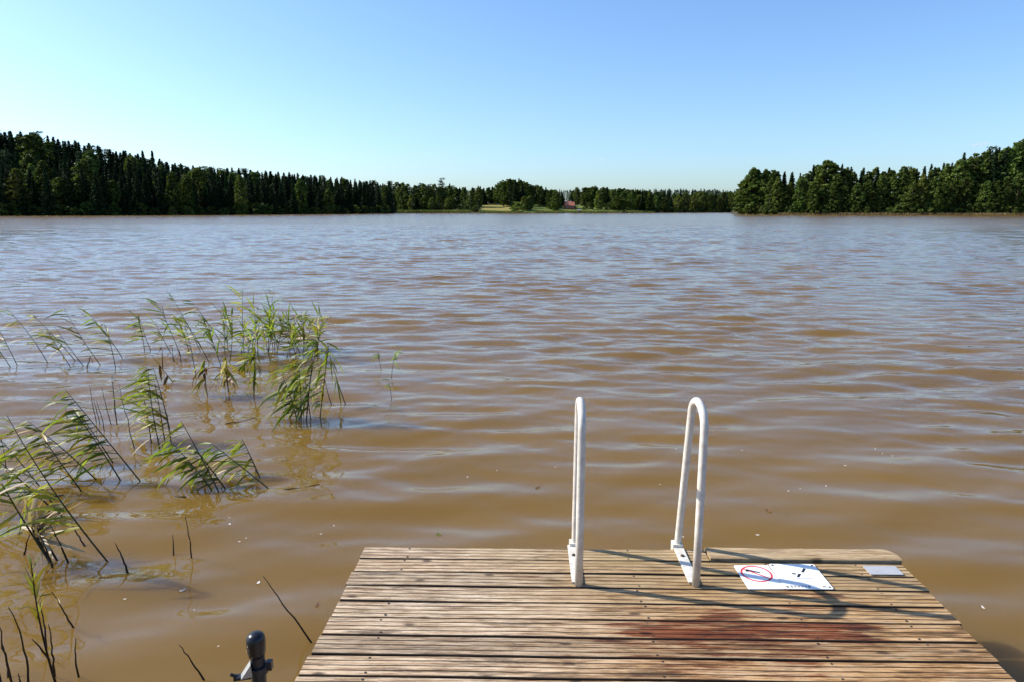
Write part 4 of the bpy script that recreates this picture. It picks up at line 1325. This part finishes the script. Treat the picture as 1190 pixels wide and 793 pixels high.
for i, (a_, b_, l_) in enumerate((((216, 579), (190, 574), 'dead stalk lying flat on the water under the bowed reeds'), ((75, 577), (30, 585), 'dead stalk lying flat on the water inside the near left clump'), ((262, 494), (296, 487), 'dark stalk floating flat in front of the hanging reed bundles'), ((330, 571), (372, 566), 'thin dead stalk floating flat to the right of the bowed reeds'))):
    pa, pb = on_plane(*a_), on_plane(*b_)
    ob = MB(); ln = (pb - pa).length
    ob.tube([(ln * t, 0.012 * math.sin(5 * t + i), 0.003 * math.sin(9 * t)) for t in np.linspace(0, 1, 9)], [0.005 * (1.1 - 0.6 * t) for t in np.linspace(0, 1, 9)], 7)
    ob = ob.build('dead_reed_stalk', DEADSTEM, None, True)
    ob.location = (pa.x, pa.y, (wz(pa.x, pa.y) + wz(pb.x, pb.y)) / 2 + 0.001); ob.rotation_euler = (0, 0, math.atan2(pb.y - pa.y, pb.x - pa.x))
    tag(ob, l_, 'dead stalk')

# ------------------------------------------------------------------ small things floating on the lake
FLUFF = simple_mat('pale_fluff', (0.62, 0.57, 0.50), 0.8, var=0.1)


def floater(px, py, Lpx, mat, label, group, seed, wid=0.45):
    r = random.Random(seed)
    p = on_plane(px, py); z = wz(p.x, p.y)
    mpp = (p.y * CP + CAMZ * SP) / F
    L = Lpx * mpp
    b = MB(); n = 8
    vs = []
    for i in range(n + 1):
        t = i / n; wv = L * wid / 2 * math.sin(math.pi * min(1, t * 0.97 + 0.03)) ** 0.8
        cz = 0.10 * L * (2 * t - 1) ** 2
        for s_, up_ in ((-1, 0.06), (0, 0.0), (1, 0.06)):
            vs.append(((t - 0.5) * L, s_ * wv, cz + up_ * L * (0.5 if s_ else 0) + 0.0006))
    vs += [(a, b_, c_ + 0.0006) for a, b_, c_ in vs]
    o = 3 * (n + 1)
    fs = []
    for i in range(n):
        for j in range(2):
            a = i * 3 + j
            fs += [(a, a + 1, a + 4, a + 3)[::-1], (o + a, o + a + 1, o + a + 4, o + a + 3)]
    b.add(vs, fs)
    ob = b.build('floating_leaf' if mat is not FLUFF else 'floating_fluff', mat, None, True)
    ob.location = (p.x, p.y, z + 0.001); ob.rotation_euler = (0, 0, r.uniform(0, 6.28))
    tag(ob, label, 'leaf' if mat is not FLUFF else 'fluff', group)


floater(625, 567, 9, REEDBRN, 'brown curled leaf floating left of the left handrail', None, 1)
floater(510, 621, 7, LEAFM['g'], 'small green leaf floating just off the front edge of the dock', None, 2, 0.7)
floater(369, 706, 10, REEDBRN, 'reddish brown leaf floating beside the left edge of the dock', None, 3, 0.3)
floater(300, 674, 7, FLUFF, 'pale flake floating at the tip of the long thin stalk', None, 4)
floater(212, 686, 8, FLUFF, 'white flake floating in front of the bowed reeds', None, 5)
floater(267, 611, 5, FLUFF, 'round white flake floating below the bowed reeds', None, 6)
floater(893, 596, 9, REEDBRN, 'brown leaf floating right of the right handrail', None, 7)
floater(1142, 708, 8, FLUFF, 'pale flake floating off the right edge of the dock', None, 8, 0.3)
floater(880, 622, 5, FLUFF, 'white flake floating close behind the plain edge board', None, 9)
rf_ = random.Random(9)
for i in range(24):
    if i < 14: px, py = rf_.uniform(480, 1100), rf_.uniform(520, 634)
    else: px, py = rf_.uniform(110, 400), rf_.uniform(600, 770)
    if px > 330 and py > 640: continue
    floater(px, py, rf_.uniform(2.2, 4.2), FLUFF, 'tiny pale speck floating on the brown water ' + ('beyond the dock' if i < 14 else 'left of the dock'), 'specks floating ' + ('beyond the dock' if i < 14 else 'left of the dock'), 20 + i)

# ------------------------------------------------------------------ two faint wisps of cloud
m, nt, out = new_mat('thin_cloud')
pv_ = nt.nodes.new('ShaderNodeVolumePrincipled')
pv_.inputs['Color'].default_value = (1.0, 0.97, 0.97, 1)
v = mapping(nt, (1.0, 1.0, 2.2), src='Generated')
nz = noise(nt, v, 3.2, 4, 0.6)
tc = nt.nodes.new('ShaderNodeTexCoord')
vm = nt.nodes.new('ShaderNodeVectorMath'); vm.operation = 'DISTANCE'; vm.inputs[1].default_value = (0.5, 0.5, 0.5)
nt.links.new(tc.outputs['Generated'], vm.inputs[0])
fall = math_n(nt, 'SUBTRACT', 1.0, math_n(nt, 'MULTIPLY', vm.outputs['Value'], 2.0))
dn_ = ramp(nt, math_n(nt, 'MULTIPLY', fall, nz), [(0.12, 0.0), (0.5, 1.0)])
nt.links.new(math_n(nt, 'MULTIPLY', dn_, 0.022), pv_.inputs['Density'])
nt.links.new(pv_.outputs[0], out.inputs['Volume'])
for (px, py, wpx_, hpx_, lb) in ((699, 186, 17, 7, 'tiny pale wisp of cloud above the middle of the far shore'), (1139, 168, 34, 7, 'faint stretched wisp of cloud above the right-hand wood')):
    P_ = at_dist(px, py, 2600)
    u_ = 2600 / F
    bm = bmesh.new(); bmesh.ops.create_icosphere(bm, subdivisions=3, radius=1.0)
    for vert in bm.verts:
        vert.co = Vector((vert.co.x * wpx_ * u_ * 0.5, vert.co.y * wpx_ * u_ * 0.35, vert.co.z * hpx_ * u_ * 0.5))
    me = bpy.data.meshes.new('wisp_cloud'); bm.to_mesh(me); bm.free()
    o = mesh_obj('wisp_cloud', me, m); o.location = P_; o.rotation_euler = (0, R(-6), 0)
    tag(o, lb, 'cloud')
